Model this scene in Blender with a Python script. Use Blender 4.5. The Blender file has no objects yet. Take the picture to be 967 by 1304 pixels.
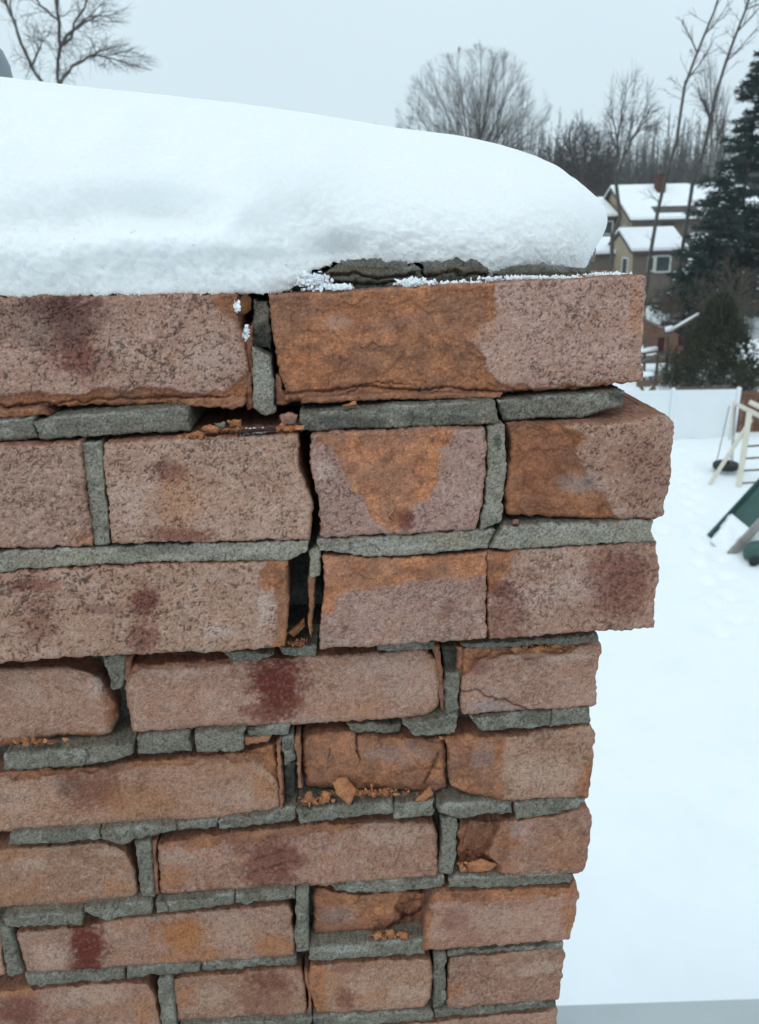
import bpy, math, random
import numpy as np
from mathutils import Matrix, Vector
random.seed(7); RNG = np.random.default_rng(7)
SC = bpy.context.scene; COL = SC.collection

# ------------------------------------------------------------------ camera
PW, PH, F = 967.0, 1304.0, 975.0
CAM = np.array([0.0, 0.0, 7.5])
PITCH, YAW, ROLL = math.radians(20.0), math.radians(2.6), math.radians(1.4)
cp, sp, cy, sy = math.cos(PITCH), math.sin(PITCH), math.cos(YAW), math.sin(YAW)
FWD = np.array([sy*cp, cy*cp, -sp]); R0 = np.array([cy, -sy, 0.0]); U0 = np.cross(R0, FWD)
RIGHT = math.cos(ROLL)*R0 - math.sin(ROLL)*U0; UP = math.sin(ROLL)*R0 + math.cos(ROLL)*U0
cd = bpy.data.cameras.new('camera'); cam = bpy.data.objects.new('camera', cd); COL.objects.link(cam)
cd.sensor_fit = 'VERTICAL'; cd.sensor_height = 36.0; cd.lens = 36.0*F/PH
cd.clip_start = 0.02; cd.clip_end = 3000
cam.matrix_world = Matrix([[RIGHT[i], UP[i], -FWD[i], CAM[i]] for i in range(3)] + [[0, 0, 0, 1]])
cd.dof.use_dof = True; cd.dof.focus_distance = 0.45; cd.dof.aperture_fstop = 17.0
SC.camera = cam
# ------------------------------------------------------------------ sky, sun, exposure
SUN_EL, SUN_AZ = math.radians(48), math.radians(205)      # behind the camera, high, veiled by cloud
W = bpy.data.worlds.new('World'); SC.world = W; W.use_nodes = True
nt = W.node_tree; nt.nodes.clear()
N = nt.nodes.new; L = nt.links.new
out = N('ShaderNodeOutputWorld'); mixs = N('ShaderNodeMixShader'); mixs.inputs[0].default_value = 0.9
b1 = N('ShaderNodeBackground'); b1.inputs[1].default_value = 0.07
b2 = N('ShaderNodeBackground'); b2.inputs[1].default_value = 1.0
sky = N('ShaderNodeTexSky'); sky.sky_type = 'NISHITA'; sky.sun_disc = False
sky.sun_elevation = SUN_EL; sky.sun_rotation = SUN_AZ
tc = N('ShaderNodeTexCoord'); sep = N('ShaderNodeSeparateXYZ'); L(tc.outputs['Generated'], sep.inputs[0])
nz = N('ShaderNodeTexNoise'); nz.inputs['Scale'].default_value = 1.6; nz.inputs['Detail'].default_value = 4
L(tc.outputs['Generated'], nz.inputs['Vector'])
mr = N('ShaderNodeMapRange'); L(sep.outputs['Z'], mr.inputs[0])
mr.inputs[1].default_value = 0.0; mr.inputs[2].default_value = 1.0; mr.inputs[3].default_value = 0.93; mr.inputs[4].default_value = 1.25
md = N('ShaderNodeMath'); md.operation = 'MULTIPLY_ADD'; L(nz.outputs[0], md.inputs[0]); md.inputs[1].default_value = 0.16; md.inputs[2].default_value = 0.92
mm = N('ShaderNodeMath'); mm.operation = 'MULTIPLY'; L(mr.outputs[0], mm.inputs[0]); L(md.outputs[0], mm.inputs[1])
vm = N('ShaderNodeVectorMath'); vm.operation = 'SCALE'; vm.inputs[0].default_value = (0.745, 0.898, 0.980); L(mm.outputs[0], vm.inputs['Scale'])
L(sky.outputs[0], b1.inputs[0]); L(vm.outputs[0], b2.inputs[0])
L(b1.outputs[0], mixs.inputs[1]); L(b2.outputs[0], mixs.inputs[2]); L(mixs.outputs[0], out.inputs[0])
sl = bpy.data.lights.new('sun', 'SUN'); sl.energy = 0.5; sl.angle = math.radians(25); sl.color = (1.0, 0.96, 0.9)
sun = bpy.data.objects.new('sun', sl); COL.objects.link(sun)
sd = Vector((math.sin(SUN_AZ)*math.cos(SUN_EL), math.cos(SUN_AZ)*math.cos(SUN_EL), math.sin(SUN_EL)))
sun.rotation_euler = sd.to_track_quat('Z', 'Y').to_euler()
SC.view_settings.view_transform = 'Standard'; SC.view_settings.look = 'None'
SC.view_settings.exposure = 0.0; SC.view_settings.gamma = 1.0
try:
    SC.cycles.use_denoising = True; SC.cycles.max_bounces = 8; SC.cycles.volume_bounces = 2
except Exception: pass

# ------------------------------------------------------------------ helpers
def ray(x, y):
    x = np.asarray(x, float)[..., None]; y = np.asarray(y, float)[..., None]
    return FWD*F + RIGHT*(x - PW/2) - UP*(y - PH/2)
def P(x, y, Y):                       # the photograph's sight line through (x, y) met with the vertical plane Y
    r = ray(x, y); t = np.asarray(Y, float)[..., None]/r[..., 1:2]
    return CAM + r*t
def PZ(x, y, z):
    r = ray(x, y); return CAM + r*((z - CAM[2])/r[..., 2:3])
def proj(p):
    d = np.asarray(p) - CAM; w = d @ FWD
    return PW/2 + F*(d @ RIGHT)/w, PH/2 - F*(d @ UP)/w
def _h(ix, iy, seed):
    n = (ix.astype(np.uint32)*np.uint32(374761393)) ^ (iy.astype(np.uint32)*np.uint32(668265263)) ^ np.uint32((seed*2246822519) & 0xffffffff)
    n = (n ^ (n >> np.uint32(13)))*np.uint32(1274126177); n = n ^ (n >> np.uint32(16)); n = n*np.uint32(2654435761)
    return ((n >> np.uint32(8)) & np.uint32(0xffff)).astype(np.float32)/32767.5 - 1.0
def vn(x, y, seed=0):                 # smooth value noise, -1..1
    x = np.asarray(x, float); y = np.asarray(y, float)
    fx = np.floor(x); fy = np.floor(y); ix = fx.astype(np.int64); iy = fy.astype(np.int64)
    u = x - fx; v = y - fy; u = u*u*(3 - 2*u); v = v*v*(3 - 2*v)
    a = _h(ix, iy, seed); b = _h(ix+1, iy, seed); c = _h(ix, iy+1, seed); d = _h(ix+1, iy+1, seed)
    return (a*(1-u) + b*u)*(1-v) + (c*(1-u) + d*u)*v
def fbm(x, y, seed=0, o=4, g=0.5):
    s = 0; a = 1; t = 0
    for k in range(o):
        s = s + a*vn(x*2**k + 17.3*k, y*2**k - 9.1*k, seed + k); t += a; a *= g
    return s/t
def sst(a, b, x):
    t = np.clip((x - a)/(b - a), 0, 1); return t*t*(3 - 2*t)
def mesh(name, V, Fq, mat, parent=None, col=None, smooth=True, tris=None):
    me = bpy.data.meshes.new(name); V = np.asarray(V, np.float32)
    Fq = np.asarray(Fq, np.int32).reshape(-1, 4) if Fq is not None and len(Fq) else np.zeros((0, 4), np.int32)
    T = np.asarray(tris, np.int32).reshape(-1, 3) if tris is not None and len(tris) else np.zeros((0, 3), np.int32)
    me.vertices.add(len(V)); me.vertices.foreach_set('co', V.ravel())
    idx = np.concatenate([Fq.ravel(), T.ravel()]); me.loops.add(len(idx)); me.loops.foreach_set('vertex_index', idx)
    tot = np.concatenate([np.full(len(Fq), 4), np.full(len(T), 3)]).astype(np.int32)
    st = np.concatenate([[0], np.cumsum(tot)[:-1]]).astype(np.int32) if len(tot) else np.zeros(0, np.int32)
    me.polygons.add(len(tot)); me.polygons.foreach_set('loop_start', st)
    try: me.polygons.foreach_set('loop_total', tot)
    except Exception: pass
    me.polygons.foreach_set('use_smooth', np.full(len(tot), smooth)); me.update(calc_edges=True); me.validate()
    if col is not None:
        ca = me.color_attributes.new('Col', 'FLOAT_COLOR', 'POINT')
        c = np.ones((len(V), 4), np.float32); c[:, :3] = col; ca.data.foreach_set('color', c.ravel())
    me.materials.append(mat)
    o = bpy.data.objects.new(name, me); COL.objects.link(o)
    if parent is not None:
        o.parent = parent
        off = np.array(wloc(parent)); V2 = V - off.astype(np.float32); me.vertices.foreach_set('co', V2.ravel()); me.update()
    return o
def wloc(o):
    l = Vector((0, 0, 0))
    while o is not None: l = l + o.location; o = o.parent
    return l
def recenter(o, loc=None):            # give a stand-alone mesh an origin at its own base
    me = o.data; n = len(me.vertices); a = np.empty(n*3, np.float32); me.vertices.foreach_get('co', a); a = a.reshape(-1, 3)
    if loc is None: loc = [(a[:, 0].min()+a[:, 0].max())/2, (a[:, 1].min()+a[:, 1].max())/2, a[:, 2].min()]
    loc = np.array(loc, np.float32); a -= loc; me.vertices.foreach_set('co', a.ravel()); me.update(); o.location = loc
    for ch in o.children:
        pass
    return o
def tag(o, label=None, cat=None, group=None, kind=None):
    for k, v in (('label', label), ('category', cat), ('group', group), ('kind', kind)):
        if v: o[k] = v
    return o
def thing(name, label, cat, loc=(0, 0, 0), group=None):
    o = bpy.data.objects.new(name, None); COL.objects.link(o); o.location = [float(v) for v in loc]; o.empty_display_size = 0.1
    return tag(o, label, cat, group)
def box(a, b):
    x0, y0, z0 = a; x1, y1, z1 = b
    V = [(x, y, z) for x in (x0, x1) for y in (y0, y1) for z in (z0, z1)]
    return np.array(V, float), np.array([(0, 1, 3, 2), (4, 6, 7, 5), (0, 4, 5, 1), (2, 3, 7, 6), (0, 2, 6, 4), (1, 5, 7, 3)])
def join(parts):
    Vs, Fs, n = [], [], 0
    for V, f in parts: Vs.append(V); Fs.append(np.asarray(f) + n); n += len(V)
    return np.concatenate(Vs), np.concatenate(Fs)
def beam(p, q, w, h=None):            # a squared bar from p to q
    p = np.asarray(p, float); q = np.asarray(q, float); h = h or w; d = q - p; d = d/np.linalg.norm(d)
    s = np.cross(d, [0, 0, 1]); s = np.array([1., 0, 0]) if np.linalg.norm(s) < 1e-3 else s/np.linalg.norm(s); u = np.cross(s, d)
    V = [e + s*w/2*i + u*h/2*j for e in (p, q) for i, j in ((-1, -1), (1, -1), (1, 1), (-1, 1))]
    return np.array(V), np.array([(3, 2, 1, 0), (4, 5, 6, 7), (0, 1, 5, 4), (1, 2, 6, 5), (2, 3, 7, 6), (3, 0, 4, 7)])
def tubes(segs, n=5):                 # segs: rows p0(3) p1(3) r0 r1
    S = np.asarray(segs, float); p, q, r0, r1 = S[:, :3], S[:, 3:6], S[:, 6], S[:, 7]
    d = q - p; d /= np.maximum(np.linalg.norm(d, axis=1, keepdims=True), 1e-9)
    a = np.cross(d, np.where(np.abs(d[:, 2:3]) > .9, [[1., 0, 0]], [[0., 0, 1]])); a /= np.linalg.norm(a, axis=1, keepdims=True); b = np.cross(d, a)
    th = np.arange(n)*2*np.pi/n; ring = a[:, None]*np.cos(th)[None, :, None] + b[:, None]*np.sin(th)[None, :, None]
    V = np.concatenate([p[:, None] + ring*r0[:, None, None], q[:, None] + ring*r1[:, None, None]], 1)
    k = np.arange(n); f = np.stack([k, (k+1) % n, n+(k+1) % n, n+k], 1)
    Fq = (f[None] + (np.arange(len(S))*2*n)[:, None, None]).reshape(-1, 4)
    return V.reshape(-1, 3), Fq

# ------------------------------------------------------------------ materials
def mat(name, color=(0.5, 0.5, 0.5), rough=0.85, attr=False, noise=None, var=0.25, bump=0.0, bscale=200.0, spec=0.3, metal=0.0, sss=0.0):
    m = bpy.data.materials.new(name); m.use_nodes = True; t = m.node_tree; b = t.nodes['Principled BSDF']
    b.inputs['Roughness'].default_value = rough; b.inputs['Specular IOR Level'].default_value = spec; b.inputs['Metallic'].default_value = metal
    g = t.nodes.new('ShaderNodeNewGeometry')
    if attr:
        a = t.nodes.new('ShaderNodeVertexColor'); a.layer_name = 'Col'; src = a.outputs[0]
    else:
        a = t.nodes.new('ShaderNodeRGB'); a.outputs[0].default_value = (*color, 1); src = a.outputs[0]
    if noise:
        tcn = t.nodes.new('ShaderNodeTexCoord')
        n = t.nodes.new('ShaderNodeTexNoise'); n.inputs['Scale'].default_value = noise; n.inputs['Detail'].default_value = 5; n.inputs['Roughness'].default_value = 0.65
        t.links.new(tcn.outputs['Object'], n.inputs['Vector'])
        r = t.nodes.new('ShaderNodeMapRange'); r.inputs[1].default_value = 0.3; r.inputs[2].default_value = 0.7
        r.inputs[3].default_value = 1 - var; r.inputs[4].default_value = 1 + var; t.links.new(n.outputs[0], r.inputs[0])
        v = t.nodes.new('ShaderNodeVectorMath'); v.operation = 'SCALE'; t.links.new(src, v.inputs[0]); t.links.new(r.outputs[0], v.inputs['Scale']); src = v.outputs[0]
    t.links.new(src, b.inputs['Base Color'])
    if bump:
        tcb = t.nodes.new('ShaderNodeTexCoord')
        n2 = t.nodes.new('ShaderNodeTexNoise'); n2.inputs['Scale'].default_value = bscale; n2.inputs['Detail'].default_value = 6; n2.inputs['Roughness'].default_value = 0.7
        t.links.new(tcb.outputs['Object'], n2.inputs['Vector'])
        bn = t.nodes.new('ShaderNodeBump'); bn.inputs['Strength'].default_value = 1.0; bn.inputs['Distance'].default_value = bump
        t.links.new(n2.outputs[0], bn.inputs['Height']); t.links.new(bn.outputs[0], b.inputs['Normal'])
    if sss:
        b.inputs['Subsurface Weight'].default_value = 1.0; b.inputs['Subsurface Radius'].default_value = (1.0, 1.1, 1.25); b.inputs['Subsurface Scale'].default_value = sss
    return m
M_BRICK = mat('weathered_brick', attr=True, rough=0.95, noise=950, var=0.33, bump=0.0007, bscale=900, spec=0.15)
M_MORT = mat('old_mortar', attr=True, rough=0.97, noise=850, var=0.5, bump=0.0008, bscale=1000, spec=0.12)
M_CORE = mat('rough_mortar_core', (0.14, 0.145, 0.128), rough=0.97, noise=300, var=0.5, bump=0.003, bscale=260)
M_SNOW = mat('granular_snow', (0.90, 0.93, 0.95), rough=0.6, noise=500, var=0.03, bump=0.00025, bscale=1100, spec=0.25, sss=0.004)
M_GRAIN = mat('loose_snow_grain', (0.88, 0.91, 0.93), rough=0.55, noise=400, var=0.04)
M_GSNOW = mat('ground_snow', (0.90, 0.925, 0.945), rough=0.75, noise=0.7, var=0.03, bump=0.02, bscale=3.0, spec=0.2)
M_RSNOW = mat('roof_snow', (0.90, 0.925, 0.945), rough=0.75, noise=1.0, var=0.03, bump=0.03, bscale=1.5, spec=0.2)
M_BARK = mat('grey_bark', (0.085, 0.075, 0.068), noise=3, var=0.35)
M_TWIG = mat('dark_twig', (0.075, 0.066, 0.06), noise=3, var=0.35)
M_PALEBARK = mat('pale_bark', (0.16, 0.145, 0.13), noise=3, var=0.35)
M_WOODS = mat('far_woods_bark', (0.10, 0.095, 0.092), noise=0.6, var=0.4)
M_SPRUCE = mat('spruce_needles', (0.026, 0.043, 0.036), noise=1.1, var=0.6, rough=0.8)
M_CEDAR = mat('cedar_foliage', (0.045, 0.047, 0.026), noise=1.6, var=0.6, rough=0.8)
M_TAN = mat('tan_siding', (0.36, 0.29, 0.20), noise=1.5, var=0.12)
M_BROWNS = mat('brown_siding', (0.15, 0.125, 0.105), noise=1.5, var=0.15)
M_SHINGLE = mat('dark_shingle', (0.085, 0.07, 0.06), noise=2.5, var=0.3)
M_TRIM = mat('painted_trim', (0.62, 0.61, 0.56), noise=2, var=0.08)
M_GLASS = mat('window_glass', (0.06, 0.085, 0.09), rough=0.12, noise=0.7, var=0.4, spec=0.6)
M_RED = mat('red_brick_far', (0.085, 0.033, 0.027), noise=6, var=0.3)
M_VINYL = mat('white_vinyl', (0.76, 0.80, 0.82), rough=0.45, noise=1.2, var=0.03, spec=0.4)
M_FENCE = mat('brown_board', (0.17, 0.075, 0.045), noise=3, var=0.35)
M_OLDWOOD = mat('weathered_wood', (0.12, 0.085, 0.06), noise=4, var=0.35)
M_SIDING = mat('grey_clapboard', (0.42, 0.46, 0.46), noise=2, var=0.1)
M_CREAM = mat('cream_metal', (0.66, 0.62, 0.52), rough=0.5, noise=3, var=0.1)
M_RUBBER = mat('black_rubber', (0.018, 0.02, 0.022), rough=0.6, noise=8, var=0.3)
M_GREEN = mat('green_plastic', (0.03, 0.085, 0.07), rough=0.45, noise=3, var=0.2, spec=0.45)
M_GREYP = mat('dull_grey_plastic', (0.30, 0.29, 0.27), rough=0.6, noise=4, var=0.3)
M_METAL = mat('grey_painted_metal', (0.44, 0.475, 0.485), rough=0.5, noise=4, var=0.06, spec=0.4)
M_FLUE = mat('grey_flue_metal', (0.20, 0.23, 0.25), rough=0.45, noise=20, var=0.1, spec=0.5)
M_CLOTH = mat('dark_red_cloth', (0.075, 0.026, 0.036), noise=5, var=0.2)
M_BLUE = mat('blue_cloth', (0.03, 0.09, 0.18), noise=5, var=0.2)
M_YELLOW = mat('yellow_plastic', (0.45, 0.26, 0.04), noise=5, var=0.2)

# ------------------------------------------------------------------ the ground
def zt(x, y):
    x = np.asarray(x, float); y = np.asarray(y, float)
    s = np.where(y < 31, 0, (y-31)*0.0735); s = np.where(y > 65, 2.5 + (y-65)*0.085, s); s = np.where(y > 150, 9.7 + (y-150)*0.01, s)
    s = np.where(y > 500, 13.2, s)
    near = np.exp(-np.maximum(y-40, 0)/30)
    return s + near*(0.13*fbm(x/4.0, y/4.0, 31, 3) + 0.035*fbm(x/0.7, y/0.7, 35, 3))
FP = []
_r = np.random.default_rng(5)
for (xa, ya, xb, yb_) in ((7.5, 13, 11.5, 24.5), (12.3, 27.5, 9.6, 23.0), (9.3, 17.2, 12.5, 18.5), (8.2, 29, 12.6, 25.5), (6.3, 20.5, 9.2, 17.6)):
    n_ = int(math.hypot(xb-xa, yb_-ya)/.55)
    for k_ in range(n_):
        f_ = k_/n_; dx_, dy_ = (yb_-ya), -(xb-xa); l_ = math.hypot(dx_, dy_); sgn = (.16 if k_ % 2 else -.16)
        FP.append((xa + (xb-xa)*f_ + dx_/l_*sgn + _r.normal(0, .06), ya + (yb_-ya)*f_ + dy_/l_*sgn + _r.normal(0, .06)))
def G(x, y):                          # sight line met with the terrain
    r = ray(x, y).reshape(3); lo, hi = 1.0, 900.0
    f = lambda Y: (CAM + r*Y/r[1])[2] - zt((CAM + r*Y/r[1])[0], Y)
    for _ in range(60):
        m = (lo+hi)/2
        if f(m) > 0: lo = m
        else: hi = m
    return CAM + r*lo/r[1]
gx = np.concatenate([np.linspace(-420, -30, 14)[:-1], np.arange(-30, -4, 2.0), np.arange(-4, 3, 0.5), np.arange(3, 18, 0.11), np.arange(18, 34, 0.5), np.arange(34, 90, 4.0), np.linspace(90, 420, 12)])
gy = np.concatenate([np.linspace(-150, 0, 6)[:-1], np.arange(0, 9, 0.5), np.arange(9, 31, 0.11), np.arange(31, 34, .4), np.arange(34, 100, 1.2), np.arange(100, 200, 6), np.linspace(200, 560, 10)])
GX, GY = np.meshgrid(gx, gy); GZ = zt(GX, GY)
for fx_, fy_ in FP:
    ia = np.searchsorted(gx, [fx_-.8, fx_+.8]); ib = np.searchsorted(gy, [fy_-.8, fy_+.8]); q_ = np.hypot(GX[ib[0]:ib[1], ia[0]:ia[1]]-fx_, (GY[ib[0]:ib[1], ia[0]:ia[1]]-fy_))
    GZ[ib[0]:ib[1], ia[0]:ia[1]] += -.17*np.exp(-(q_/.17)**2) + .035*np.exp(-((q_-.34)/.12)**2)
def gridfaces(nx, ny, off=0):
    i = np.arange(nx-1)[None] + (np.arange(ny-1)*nx)[:, None]; i = i.ravel() + off
    return np.stack([i, i+1, i+1+nx, i+nx], 1)
g = mesh('ground', np.stack([GX, GY, GZ], -1).reshape(-1, 3), gridfaces(len(gx), len(gy)), M_GSNOW); tag(g, kind='structure', label='smooth snow covering the back yard and slope')

# ------------------------------------------------------------------ chimney: bricks and mortar
YB = 0.468
z_roof = 5.2
chimney = thing('chimney', 'crumbling red brick chimney with split joints and grey mortar, in the foreground', 'chimney', (0, 0.7, z_roof))
SKIN_A, SKIN_B, SKIN_C = np.array([0.495, 0.310, 0.245]), np.array([0.350, 0.190, 0.138]), np.array([0.45, 0.238, 0.148])
CORE_A, CORE_B = np.array([0.50, 0.212, 0.103]), np.array([0.275, 0.118, 0.070])
MAROON, OCHRE, PALE, DIRT_SHADE = np.array([0.165, 0.042, 0.032]), np.array([0.46, 0.200, 0.088]), np.array([0.56, 0.41, 0.345]), np.array([0.040, 0.028, 0.025])
MOR_A, MOR_B = np.array([0.345, 0.310, 0.245]), np.array([0.190, 0.176, 0.142])
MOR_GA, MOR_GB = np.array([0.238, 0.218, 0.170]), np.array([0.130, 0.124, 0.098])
def resample(pl, n):
    p = np.asarray(pl, float); d = np.concatenate([[0], np.cumsum(np.linalg.norm(np.diff(p, axis=0), axis=1))])
    s = np.linspace(0, d[-1], n); return np.stack([np.interp(s, d, p[:, 0]), np.interp(s, d, p[:, 1])], 1)
def seg_dist(px, py, pl):
    d = np.full(px.shape, 1e9); p = np.asarray(pl, float)
    for a, b in zip(p[:-1], p[1:]):
        e = b - a; t = np.clip(((px-a[0])*e[0] + (py-a[1])*e[1])/max(e @ e, 1e-9), 0, 1)
        d = np.minimum(d, np.hypot(px - a[0] - t*e[0], py - a[1] - t*e[1]))
    return d
def poly_sd(px, py, pl):
    p = np.asarray(pl, float); ins = np.zeros(px.shape, bool); q = np.roll(p, -1, 0)
    for a, b in zip(p, q):
        c = ((a[1] > py) != (b[1] > py)); xx = a[0] + (py-a[1])*(b[0]-a[0])/((b[1]-a[1]) if abs(b[1]-a[1]) > 1e-9 else 1e-9)
        ins ^= c & (px < xx)
    d = seg_dist(px, py, np.concatenate([p, p[:1]])); return np.where(ins, -d, d)
SEED = [100]
def facet(x, y, seed):                # broken-stone facets: each cell of a jittered grid is a tilted plane
    fx = np.floor(x); fy = np.floor(y); best = np.full(x.shape, 9e9); h = np.zeros(x.shape)
    for i in (-1, 0, 1):
        for j in (-1, 0, 1):
            ix = (fx+i).astype(np.int64); iy = (fy+j).astype(np.int64)
            dx = x - (fx+i+.5+.4*_h(ix, iy, seed)); dy = y - (fy+j+.5+.4*_h(ix, iy, seed+1)); d = dx*dx + dy*dy
            hh = 1.1*dx*_h(ix, iy, seed+2) + 1.1*dy*_h(ix, iy, seed+3) + .35*_h(ix, iy, seed+4); m = d < best; best = np.where(m, d, best); h = np.where(m, hh, h)
    return h
def patch(name, top, bot, Y, kind='brick', left=None, right=None, feats=(), rnd=4.0, rdep=2.0, jag=2.1, back=YB, tone=0.0, cell=1.55, parent=None, tilt=(0, 0), spall=0.0, pit=1.0, grime=0.0, cbr=1.0):
    """One brick or mortar piece. Outline in photograph pixels, standing at distance Y; depths in mm."""
    SEED[0] += 13; sd0 = SEED[0]; parent = parent or chimney
    top = np.asarray(top, float).copy(); bot = np.asarray(bot, float).copy()
    if kind == 'mortar' and name == 'mortar_joint': top[:, 1] += .1; bot[:, 1] -= .1; Y = Y + (.0018 if top[:, 1].mean() > 820 and Y < .412 else 0)
    L_ = np.array([top[0], *(left or []), bot[0]], float); R_ = np.array([top[-1], *(right or []), bot[-1]], float)
    if kind == 'brick' and top[:, 1].mean() > 900 and not spall: rnd = min(rnd, 5); rdep = min(rdep, 2.2)
    wpx = (np.hypot(*(top[-1]-top[0])) + np.hypot(*(bot[-1]-bot[0])))/2; hpx = (np.hypot(*(bot[0]-top[0])) + np.hypot(*(bot[-1]-top[-1])))/2
    nu, nv = max(5, int(wpx/cell)), max(5, int(hpx/cell))
    T, B, Lf, Rt = resample(top, nu+1), resample(bot, nu+1), resample(L_, nv+1), resample(R_, nv+1)
    u = np.linspace(0, 1, nu+1)[None, :, None]; v = np.linspace(0, 1, nv+1)[:, None, None]
    Q = (1-v)*T[None] + v*B[None] + (1-u)*Lf[:, None] + u*Rt[:, None] - ((1-u)*(1-v)*top[0] + u*(1-v)*top[-1] + (1-u)*v*bot[0] + u*v*bot[-1])
    u = u[..., 0]; v = v[..., 0]
    ex = np.minimum(u, 1-u)*wpx + 0*v; ey = np.minimum(v, 1-v)*hpx + 0*u
    ax = np.maximum(0, rnd-ex)/rnd; ay = np.maximum(0, rnd-ey)/rnd; q = np.hypot(ax, ay)
    # rounded corners in outline, then a ragged rim
    px, py = Q[..., 0].copy(), Q[..., 1].copy(); e = np.minimum(ex, ey); wgt = np.exp(-e/5.0)
    over = np.maximum(q-1, 0)*rnd*0.55
    px += np.where(u < .5, 1, -1)*over*0.8; py += np.where(v < .5, 1, -1)*over*0.8
    for k, (fr, am) in enumerate(((26., .55), (9., .65), (4., .55))):
        px += wgt*jag*am*vn(px/fr, py/fr, sd0+k); py += wgt*jag*am*vn(px/fr+40, py/fr, sd0+k+5)
    dep = rdep*(1 - np.sqrt(np.clip(1 - np.minimum(q, 1)**2, 0, 1)))           # mm, rounding
    dep += tilt[0]*(px - px.mean())/100 + tilt[1]*(py - py.mean())/100
    cx0 = RNG.uniform(0, 500); cy0 = RNG.uniform(0, 500); X = px + cx0; Z = py*1.12 + cy0
    dirt_shade = np.zeros_like(px)
    if kind == 'brick':
        m1 = fbm(X/45, Z/40, sd0+20, 3); m2 = fbm(X/7, Z/6, sd0+30, 3)
        a = np.clip(0.50 + 0.45*m1 + 0.30*m2 + 0.26*vn(X/3.1, Z/2.8, sd0+31) + tone, 0, 1)[..., None]; col = (SKIN_B*(1-a) + SKIN_A*a)*(RNG.uniform(.88, 1.07)*np.array([1, RNG.uniform(.98, 1.025), RNG.uniform(.955, 1.045)]))
        tan = sst(0.05, 0.5, fbm(X/40, Z/30, sd0+43, 5, .65))*(0.35 + 0.3*float(sst(780, 900, py.mean()))); col = col*(1-tan[..., None]) + SKIN_C*tan[..., None]
        pale = sst(0.15, 0.6, fbm(X/30, Z/24, sd0+41, 5, .7))*0.32; col = col*(1-pale[..., None]) + PALE*pale[..., None]
        dep += -0.65*m1 - 0.45*fbm(X/9, Z/8, sd0+33, 3)
        # torn-skin pits: short dark squiggles at two sizes, and sand specks
        low = (0.95 if py.mean() < 830 else 0.62)*RNG.uniform(.78, 1.15); pz = RNG.uniform(.95, 1.35); X0_, Z0_ = X, Z; X = X*pz; Z = Z*pz
        w1 = 4.0*vn(X/8, Z/8, sd0+50); w2 = 4.0*vn(X/8+4, Z/8, sd0+55)
        n1 = vn((X + w1)/8.0, (Z + w2)/5.2, sd0+51); n2 = vn(X/9+9, Z/6.5, sd0+52); n3 = fbm(X/60, Z/60, sd0+53, 2)
        n3 = n3 + .5*vn(X/22, Z/18, sd0+58); pits = sst(0.16, 0.03, np.abs(n1))*sst(0.16, 0.48, n2 + 0.7*n3)*.85
        n1 = vn((X + w2)/4.6, (Z + w1)/3.3, sd0+56); n2 = vn(X/6+9, Z/4.5, sd0+57)
        pits = np.maximum(pits, sst(0.24, 0.04, np.abs(n1))*sst(0.24, 0.6, n2 + 0.7*n3)*0.8)
        n4 = vn(X/3.0, Z/2.7, sd0+54); pits = np.maximum(pits, sst(0.60, 0.84, n4)*0.7)*pit*low; X, Z = X0_, Z0_
        fl = sst(.45, .85, vn(X/2.6+11, Z/2.3, sd0+35))*.40 + sst(.35, .75, vn(X/5.5+3, Z/4.5, sd0+36))*.25; col = col*(1-fl[..., None]) + np.array([.62, .445, .37])*fl[..., None]
        core = np.zeros_like(px); sp_ = np.full(px.shape, float(spall))
        for f in feats:
            if f[0] == 'spall':
                s = poly_sd(px + 5*vn(X/14, Z/14, sd0+60) + 1.5*vn(X/4, Z/4, sd0+66), py + 5*vn(X/14+7, Z/14, sd0+61), f[1])
                m = sst(3.2, -3.2, s + 3.2*vn(X/2.6, Z/2.4, sd0+67)); soft = sst(1.5, -(f[3] if len(f) > 3 else 4.0), s); core = np.maximum(core, m); sp_ = np.maximum(sp_, 0) + f[2]*soft + .8*sst(.8, -.8, s + 9 + 8*fbm(X/20, Z/16, sd0+64, 3)) + .6*sst(.8, -.8, s + 24 + 16*fbm(X/26, Z/20, sd0+65, 3))
        if spall: core[:] = 1
        cf = fbm(X/15, Z/14, sd0+70, 4); fh = facet(X/34 + .2*vn(X/12, Z/12, sd0+72), Z/26 + .2*vn(X/12+9, Z/12, sd0+72), sd0+73); cfine = vn(X/2.6, Z/2.6, sd0+77)
        ca = np.clip(0.52 + 0.6*cf + 0.30*cfine + .25*fh, 0, 1)[..., None]; cc = CORE_B*(1-ca) + CORE_A*ca
        lt = sst(0.55, 0.9, vn(X/3.0+5, Z/3.0, sd0+78))*0.35; cc = cc*(1-lt[..., None]) + np.array([0.62, 0.36, 0.22])*lt[..., None]
        dst = sst(-0.15, 0.45, fbm(X/48, Z/30, sd0+79, 4))*0.55; cc = cc*(1-dst[..., None]) + np.array([0.30, 0.155, 0.105])*dst[..., None]
        vv = (1 + .22*vn(X/2.0+3, Z/1.9, sd0+76) + .18*cf)[..., None]; cc = np.clip(cc*vv*cbr, .02, .8)
        ridged = 1 - np.abs(fbm(X/22, Z/13, sd0+74, 4)); 
        dep += sp_ + core*(1.0*cf + 0.7*fbm(X/5, Z/4.5, sd0+71, 3) + 1.7*fh)
        smr = sst(9, 1, e + 6*vn(X/7, Z/6, sd0+110))*sst(.05, .45, fbm(X/34, Z/30, sd0+111, 3))*.4; col = col*(1-smr[..., None]) + np.array([.33, .30, .255])*smr[..., None]
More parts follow.
